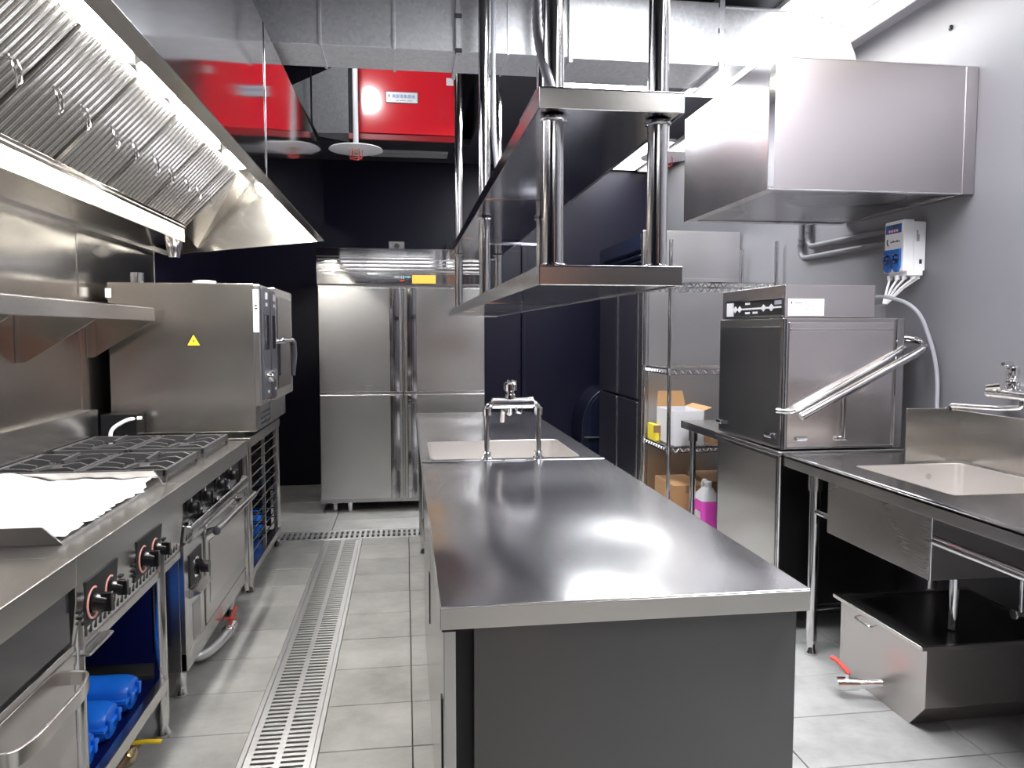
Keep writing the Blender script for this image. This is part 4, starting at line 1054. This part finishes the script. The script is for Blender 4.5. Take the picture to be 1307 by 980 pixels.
hn = MB().tube(fillet([(1.675, WY0-.055, .968), (2.19, WY0-.055, 1.232), (2.262, WY0-.045, 1.272), (2.255, WY0+.02, 1.30), (2.195, WY0+.06, 1.305)], .045), .0175, 14).build('lift_handle', 'pipe_steel', t)
MB().tube(fillet([(1.60, WY0-.02+.04, .99), (1.66, WY0-.02, .985), (2.10, WY0-.012, 1.215), (2.19, WY0+.01, 1.262)], .04), .013, 12).build('lift_handle_rear_bar', 'chrome', t)
MB().cyl((1.90, WY0-.012, .865), (1.90, WY0-.012, 1.075), .010, n=12).build('spring_rod', 'pipe_steel', t)
for x in (1.70, 1.885): MB().lathe([(.007, -.03), (.010, -.028), (.010, .02), (.007, .024)], (x+.01, WY0-.004, .866), 'x', 10).build('rod_clip', 'chrome', t)
for y in (WY1-.06, WY0+.09): MB().lathe([(.008, -.03), (.011, -.026), (.011, .026), (.008, .03)], (WX0-.010, y, .872), 'y', 10).build('hinge_stub', 'chrome', t)
for x in (WX0+.05, WX1-.06):
    for y in (WY0+.06, WY1-.06): MB().cyl((x, y, 0), (x, y, .11), .018, n=12).build('foot', 'chrome', t)
# hose from its top down to the floor
tag(MB().tube(fillet([(2.10, 3.35, 1.452), (2.12, 3.22, 1.50), (2.20, 3.05, 1.45), (2.285, 3.02, 1.20), (2.29, 3.02, .9), (2.29, 3.02, .45)], .12, 8), .0085, 10).build('supply_hose', 'tube_grey', None), 'grey supply hose curving from the dishwasher top down the wall', 'hose')

# clean-side table beyond the dishwasher
t = thing('landing_table', 'small stainless landing table between the dishwasher and the wire rack', 'table', (1.95, 4.10, 0))
B(1.645, 3.802, ZT-.045, XR-.01, 4.405, ZT).build('worktop', 'steel_y', t, .003)
B(XR-.03, 3.802, ZT, XR-.01, 4.405, ZT+.12).build('upstand', 'steel_y', t, .002)
for x in (1.695, XR-.07): 
    o = pleg(t, x, 4.33, ZT-.045, .019)
    MB().lathe([(.026, 0), (.026, .07)], (x, 4.33, ZT-.116), n=16).build('leg_socket', 'steel_z', o)

# ------------------------------------------------------------------ sink table along the grey wall
t = thing('sink_table', 'stainless sink table with a deep bowl joined to the dishwasher', 'sink', (1.95, 2.3, 0))
TX0, TX1, TY0, TY1 = 1.620, 2.285, 1.15, 3.085
BX0, BX1, BY0, BY1 = 1.765, 2.225, 2.235, 2.790
MB().ring(TX0, TY0, TX1, TY1, BX0, BY0, BX1, BY1, ZT-.012, ZT).build('worktop', 'steel_table', t, .0015)
B(TX0, TY0, ZT-.048, TX0+.004, TY1, ZT-.003).build('front_edge', 'steel_y', t, .0015)
MB().cyl((TX0+.010, TY0, ZT+.001), (TX0+.010, TY1, ZT+.001), .006, n=10).build('rolled_rim', 'chrome', t)
MB().loft([rrect(BX0-.004, BY0-.004, BX1+.004, BY1+.004, .03, ZT+.0008), rrect(BX0, BY0, BX1, BY1, .03, ZT-.001), rrect(BX0+.003, BY0+.003, BX1-.003, BY1-.003, .03, ZT-.12), rrect(BX0+.008, BY0+.008, BX1-.008, BY1-.008, .035, ZT-.24), rrect(BX0+.05, BY0+.05, BX1-.05, BY1-.05, .05, ZT-.255)], False, True).build('bowl', 'bowl_steel', t, sharp=50)
ap = MB().ring(1.660, 2.195, 2.255, 2.800, 1.664, 2.199, 2.251, 2.796, .535, ZT-.012).build('bowl_housing', 'steel_table_y', t, .0015)
B(1.662, 2.197, .533, 2.253, 2.798, .537).build('bowl_housing_base', 'steel_x', t)
MB().cyl((1.659, 2.193, .535), (1.659, 2.193, ZT-.05), .004, n=8).build('corner_bead', 'chrome', t)
B(2.250, TY0, ZT, TX1, 2.83, 1.012).build('back_splash', 'steel_warm', t, .003)
B(2.012, 2.828, ZT, 2.285, 2.836, 1.022).build('end_splash', 'steel_sheet', t, .002)
B(TX0+.02, TY1-.03, ZT, 2.02, TY1-.024, ZT+.006).build('rack_guide', 'chrome', t, .001)
for x, y in ((1.655, 2.885), (2.24, 2.95), (1.655, 1.25), (2.24, 1.25)):
    o = pleg(t, x, y, ZT-.012, .021)
    MB().lathe([(.028, 0), (.028, .075)], (x, y, ZT-.115), n=16).build('leg_socket', 'steel_z', o)
MB().cyl((1.672, 1.25, .665), (1.672, 2.195, .665), .0165, n=14).build('front_rail', 'pipe_steel', t)
MB().cyl((1.66, 2.885, .195), (2.24, 2.95, .195), .014, n=12).build('low_cross_rail', 'pipe_steel', t)
MB().cyl((1.655, 2.87, .60), (1.655, 2.80, .60), .012, n=10).build('rail_stub', 'pipe_steel', t)
MB().cyl((1.88, 2.36, .30), (1.88, 2.36, .533), .016, n=12).build('drain_pipe', 'chrome', t)
for y in (2.33, 2.60): MB().lathe([(.012, 0), (.012, .004)], (BX0+.12+.2*(y > 2.5), BY1-.0045, ZT-.05), 'y', 10).build('overflow_cap', 'chrome', t)

# wall mixer over the sink
t = thing('wall_tap', 'chrome wall mixer tap with a long swing spout over the sink table', 'tap', (XR, 2.55, 1.10))
MB().lathe([(.030, 0), (.030, .012), (.02, .016)], (XR-.014, 2.62, 1.11), 'x', 18).build('wall_flange', 'chrome', t)
MB().lathe([(.030, 0), (.030, .012), (.02, .016)], (XR-.014, 2.47, 1.11), 'x', 18).build('wall_flange', 'chrome', t)
for y in (2.62, 2.47): MB().tube([(XR-.005, y, 1.11), (2.235, y, 1.10)], .013, 12).build('inlet', 'chrome', t)
MB().cyl((2.235, 2.66, 1.10), (2.235, 2.43, 1.10), .022, n=16).build('mixer_body', 'chrome', t)
MB().lathe([(.020, 0), (.024, .006), (.024, .035), (.018, .040), (.022, .046), (.022, .085), (.014, .092)], (2.235, 2.548, 1.115), n=18).build('cartridge', 'chrome', t)
MB().tube([(2.235, 2.548, 1.20), (2.20, 2.52, 1.215), (2.15, 2.50, 1.215)], [.010, .009, .007], 10).build('lever', 'chrome', t)
MB().tube([(2.225, 2.60, 1.125), (2.19, 2.625, 1.12)], [.015, .011], 10).build('side_knob', 'chrome', t)
MB().tube(fillet([(2.235, 2.50, 1.085), (2.235, 2.50, 1.055), (2.22, 2.58, 1.045), (2.195, 2.815, 1.035), (2.195, 2.82, 1.015)], .02), .0105, 12).build('spout', 'chrome', t)
MB().lathe([(.015, 0), (.015, .022)], (2.195, 2.82, 1.010), n=14).build('spout_tip', 'chrome', t)

# grease trap under the sink
t = thing('grease_trap', 'stainless grease trap box on the floor under the sink table', 'grease trap', (2.0, 2.4, 0))
GTX0, GTX1, GT0, GT1 = 1.690, 2.24, 2.235, 2.735
MB().prism([(GT1, .0), (GT1, .285), (GT0, .285), (GT0, .088), (GT0+.075, .0)], 'x', GTX0, GTX1).build('tank', 'trap_steel', t, .002)
MB().ring(GTX0-.022, GT0-.006, GTX1+.006, GT1+.022, GTX0+.004, GT0+.006, GTX1-.004, GT1-.004, .285, .300).build('rim', 'steel_warm', t, .002)
B(GTX0+.004, GT0+.006, .286, GTX1-.004, GT1-.004, .292).build('lid', 'lid_dark', t)
MB().tube(fillet([(GTX0-.004, 2.50, .266), (GTX0-.028, 2.50, .262), (GTX0-.028, 2.60, .262), (GTX0-.004, 2.60, .266)], .01), .004, 8).build('handle', 'chrome', t)
MB().tube([(GTX0+.005, 2.47, .065), (GTX0-.075, 2.50, .055)], .017, 12).build('valve_stub', 'chrome', t)
vb = MB().tube([(GTX0-.07, 2.498, .056), (GTX0-.135, 2.522, .048)], [.023, .025], 12).build('valve_body', 'chrome', t)
MB().cyl((GTX0-.105, 2.51, .07), (GTX0-.105, 2.51, .09), .010, n=10).build('valve_stem', 'chrome', vb)
strap([(GTX0-.10, 2.508, .090), (GTX0-.108, 2.525, .104), (GTX0-.122, 2.560, .122), (GTX0-.130, 2.580, .124)], .010, .004, Vector((.8, .6, 0)).normalized()).build('lever', 'red_grip', vb, .001)
MB().lathe([(.035, 0), (.035, .03)], (2.15, 2.255, .300), n=20).build('outlet_collar', 'brass', t)
t = thing('waste_trap_pipe', 'grey plastic waste pipe bend beside the grease trap lid', 'pipe', (2.16, 2.24, .33))
MB().tube(fillet([(2.15, 2.255, .331), (2.15, 2.255, .40), (2.21, 2.255, .47), (2.21, 2.255, .531)], .06), .026, 12).build('bend', 'pvc_grey', t)
MB().lathe([(.034, 0), (.034, .035)], (2.15, 2.255, .332), n=16).build('collar', 'pvc_grey', t)
t = thing('stop_valve', 'small chrome stop valve hanging under the sink bowl', 'valve', (2.05, 2.26, .37))
MB().cyl((2.05, 2.26, .385), (2.05, 2.26, .531), .006, n=8).build('supply_tube', 'chrome', t)
MB().cyl((2.03, 2.26, .38), (2.08, 2.26, .38), .010, n=10).build('valve_body', 'chrome', t)
MB().lathe([(.016, 0), (.018, .004), (.014, .014)], (2.022, 2.26, .38), 'x', 12).build('knob', 'chrome', t)

# ------------------------------------------------------------------ detergent dispenser, pipes
t = thing('dosing_dispenser', 'white detergent dispenser with two blue pump dials on the grey wall', 'dispenser', (XR, 3.22, 1.60))
PX = 2.195; PY0, PY1, PZ0, PZ1 = 3.150, 3.290, 1.600, 1.832
B(PX, PY0, PZ0, PX+.052, PY1, PZ1).build('cover', 'white_plastic', t, .008, 3)
B(PX+.052, PY0+.008, PZ0+.004, XR-.001, PY1-.008, PZ1-.008).build('back_box', 'white_plastic', t, .006, 3)
B(PX+.02, PY0-.004, PZ0-.018, XR-.02, PY1-.01, PZ0+.006).build('base_tray', 'white_plastic', t, .004)
ds = B(PX-.002, PY0+.018, 1.775, PX+.001, PY1-.012, 1.815).build('display', 'display_blue', t)
B(PX-.003, PY0+.045, 1.800, PX-.0015, PY0+.075, 1.813).build('display_window', 'print_black', ds)
for k in range(4): B(PX-.003, PY0+.040+k*.018, 1.781, PX-.0015, PY0+.052+k*.018, 1.792).build('display_digit', 'print_pink', ds)
MB().prism([(PY1-.022, 1.752), (PY1-.028, 1.752), (PY1-.024, 1.738), (PY1-.034, 1.722), (PY1-.026, 1.722), (PY1-.018, 1.738)], 'x', PX-.0015, PX+.0005).build('logo', 'print_black', t)
for k in range(5): B(PX-.0015, PY0+.028+k*.014, 1.735, PX+.0005, PY0+.037+k*.014, 1.740+.003*(k % 2)).build('brand_mark', 'print_black', t)
for yc in (PY1-.036, PY0+.042):
    dl = MB().loft([[(PX+.001, yc+a, b) for a, b in ((-.027, 1.705), (.027, 1.705), (.027, 1.62), (.012, 1.600), (-.012, 1.600), (-.027, 1.62))], [(PX-.010, yc+a, b) for a, b in ((-.025, 1.702), (.025, 1.702), (.025, 1.622), (.011, 1.603), (-.011, 1.603), (-.025, 1.622))]], True, True).build('pump_housing', 'dial_blue', t, .002)
    MB().lathe([(.024, 0), (.024, -.004), (.020, -.006)], (PX-.010, yc, 1.658), 'x', 18).build('rotor_window', 'dial_dark', dl)
    for a in (30, 150, 270): MB().cyl((PX-.017, yc+.012*math.cos(R(a)), 1.658+.012*math.sin(R(a))), (PX-.020, yc+.012*math.cos(R(a)), 1.658+.012*math.sin(R(a))), .006, n=10).build('roller', 'dial_blue', dl)
B(2.262, PY0+.006, 1.755, 2.268, PY0+.0085, 1.785).build('label_print', 'print_grey', t)
B(2.262, PY0+.006, 1.735, 2.275, PY0+.0085, 1.765).build('label_print', 'print_grey', t)
B(2.278, PY0+.006, 1.635, 2.290, PY0+.0085, 1.655).build('label_print', 'print_black', t)
for (x, y) in ((PX+.012, PY1-.03), (PX+.015, PY0+.06), (PX+.03, PY0+.03), (PX+.06, PY0+.015), (PX+.085, PY0+.02)):
    MB().cyl((x, y, PZ0-.032), (x, y, PZ0-.012), .011, n=12).build('gland', 'white_plastic', t)
    MB().tube([(x, y, PZ0-.03), (x*.6+2.165*.4, y*.6+3.24*.4, 1.53), (2.168+(x-PX)*.12, 3.24+(y-3.22)*.12, 1.46)], .005, 8).build('dosing_tube', 'white_plastic', t)

t = thing('conduit_pipe', 'dark grey conduit pipe bending along the wall below the canopy, upper of two', 'pipe', (2.28, 4.1, 1.8), 'grey conduit pipes on the grey wall')
MB().tube(fillet([(2.285, 4.13, ZC-.02), (2.285, 4.13, 1.815), (2.285, 3.30, 1.815)], .06), .017, 12).build('pipe', 'pvc_grey', t)
for z in (1.90, 1.93): MB().lathe([(.021, 0), (.021, .012)], (2.285, 4.13, z), n=14).build('coupling', 'pvc_grey', t)
t = thing('conduit_pipe', 'dark grey conduit pipe bending along the wall below the canopy, lower of two', 'pipe', (2.28, 4.2, 1.75), 'grey conduit pipes on the grey wall')
MB().tube(fillet([(2.285, 4.21, ZC-.02), (2.285, 4.21, 1.755), (2.285, 3.34, 1.755)], .06), .017, 12).build('pipe', 'pvc_grey', t)
for z in (1.83, 1.86): MB().lathe([(.021, 0), (.021, .012)], (2.285, 4.21, z), n=14).build('coupling', 'pvc_grey', t)

# ------------------------------------------------------------------ chrome wire rack with stores
t = thing('wire_rack', 'chrome wire shelving rack in front of the second refrigerator', 'shelving rack', (1.93, 4.7, 0))
QX0, QX1, QY0, QY1 = 1.590, 2.262, 4.46, 4.945
for x in (QX0, QX1):
    for y in (QY0, QY1):
        o = MB().cyl((x, y, .02), (x, y, 1.885), .0125, n=14).build('post', 'chrome', t)
        MB().lathe([(.016, 0), (.016, .012), (.008, .022)], (x, y, 0), n=12).build('foot', 'chrome', o)
for z in (.13, .625, 1.105, 1.63):
    sh = MB().ring(QX0-.004, QY0-.004, QX1+.004, QY1+.004, QX0+.004, QY0+.004, QX1-.004, QY1-.004, z-.004, z+.004).build('shelf', 'chrome', t)
    MB().ring(QX0-.003, QY0-.003, QX1+.003, QY1+.003, QX0+.003, QY0+.003, QX1-.003, QY1-.003, z-.034, z-.028).build('lower_wire', 'chrome', sh)
    m = MB()
    for y in (QY0, QY1):
        n = 14
        for k in range(n):
            xa = QX0+(QX1-QX0)*k/n; xb = QX0+(QX1-QX0)*(k+.5)/n; xc = QX0+(QX1-QX0)*(k+1)/n
            m.tube([(xa, y, z-.03), (xb, y, z)], .003, 5).tube([(xb, y, z), (xc, y, z-.03)], .003, 5)
    for x in (QX0, QX1):
        n = 10
        for k in range(n):
            ya = QY0+(QY1-QY0)*k/n; yb = QY0+(QY1-QY0)*(k+.5)/n; yc = QY0+(QY1-QY0)*(k+1)/n
            m.tube([(x, ya, z-.03), (x, yb, z)], .003, 5).tube([(x, yb, z), (x, yc, z-.03)], .003, 5)
    m.build('truss_wires', 'chrome', sh, kind='stuff')
    m = MB()
    for k in range(1, 26):
        x = QX0+(QX1-QX0)*k/26; m.tube([(x, QY0, z+.003), (x, QY1, z+.003)], .0022, 5)
    m.build('deck_wires', 'chrome', sh, kind='stuff')
    for x in (QX0, QX1):
        for y in (QY0, QY1): MB().lathe([(.016, 0), (.020, .045)], (x, y, z-.038), n=12).build('collar', 'chrome', sh)

def carton(name, label, x0, y0, z0, x1, y1, z1, mat, flap=None):
    t = thing(name, label, 'box', ((x0+x1)/2, (y0+y1)/2, z0))
    MB().ring(x0, y0, x1, y1, x0+.004, y0+.004, x1-.004, y1-.004, z0, z1).build('sides', mat, t, .001)
    B(x0+.001, y0+.001, z0, x1-.001, y1-.001, z0+.004).build('bottom', mat, t)
    if flap:
        MB().hexa([(x0, y1-.004, z1), (x1, y1-.004, z1), (x1, y1, z1), (x0, y1, z1), (x0+.01, y1+.01, z1+flap), (x1-.02, y1+.01, z1+flap), (x1-.02, y1+.013, z1+flap), (x0+.01, y1+.013, z1+flap)]).build('back_flap', 'cardboard', t)
        MB().hexa([(x1-.004, y0, z1), (x1, y0, z1), (x1, y1, z1), (x1-.004, y1, z1), (x1+.05, y0, z1+.02), (x1+.053, y0, z1+.02), (x1+.053, y1, z1+.02), (x1+.05, y1, z1+.02)]).build('side_flap', 'cardboard', t)
    else:
        B(x0+.001, y0+.001, z1-.004, x1-.001, y1-.001, z1).build('top', mat, t)
        B((x0+x1)/2-.025, y0-.0006, z1-.05, (x0+x1)/2+.025, y0+.0005, z1-.001).build('tape', 'cardboard_dark', t)
    return t
carton('open_carton', 'white open carton with brown flaps on the wire rack', 1.635, 4.50, .6295, 1.83, 4.82, .845, 'white_paint', .10)
carton('carton', 'small brown carton beside the white carton on the rack', 1.90, 4.55, .6295, 2.12, 4.85, .72, 'cardboard')
carton('carton', 'thin yellow packet beside the white carton on the rack', 1.60, 4.74, .6295, 1.625, 4.90, .73, 'sign_yellow')
carton('carton', 'brown carton on the floor shelf below the rack post', 1.64, 4.50, .1345, 1.85, 4.86, .38, 'cardboard')
carton('carton', 'darker brown carton behind the pink jug on the floor shelf', 1.87, 4.50, .1345, 2.18, 4.88, .40, 'cardboard_dark')
# pink detergent jug on the floor
t = thing('detergent_jug', 'translucent jug of pink detergent standing on the floor by the dishwasher', 'jug', (1.79, 4.35, 0))
jx0, jx1, jy0, jy1 = 1.738, 1.848, 4.275, 4.425
MB().loft([rrect(jx0+.01, jy0+.01, jx1-.01, jy1-.01, .02, 0), rrect(jx0, jy0, jx1, jy1, .025, .012), rrect(jx0, jy0, jx1, jy1, .025, .31), rrect(jx0+.003, jy0+.003, jx1-.003, jy1-.003, .025, .325)], True, True).build('liquid_body', 'pink_liquid', t, sharp=50)
MB().loft([rrect(jx0+.002, jy0+.002, jx1-.002, jy1-.002, .025, .325), rrect(jx0+.006, jy0+.006, jx1-.006, jy1-.01, .025, .36), rrect(jx0+.025, jy0+.02, jx1-.025, jy1-.05, .02, .395), rrect(jx0+.035, jy0+.025, jx1-.035, jy1-.07, .018, .405)], True, True).build('shoulder', 'white_plastic', t, sharp=50)
MB().lathe([(.022, 0), (.022, .028), (.019, .032)], (1.793, 4.325, .405), n=16).build('cap', 'white_plastic', t)
MB().tube(fillet([(1.793, 4.345, .40), (1.793, 4.36, .435), (1.793, 4.405, .43), (1.793, 4.41, .35)], .03), .012, 10).build('handle', 'white_plastic', t)
B(jx0-.001, jy0+.03, .12, jx0+.001, jy1-.03, .26).build('label_sheet', 'white_plastic', t)
for z in (.14, .17, .20): B(jx0-.0016, jy0+.04, z, jx0-.0008, jy1-.05, z+.004).build('label_print', 'print_grey', t)
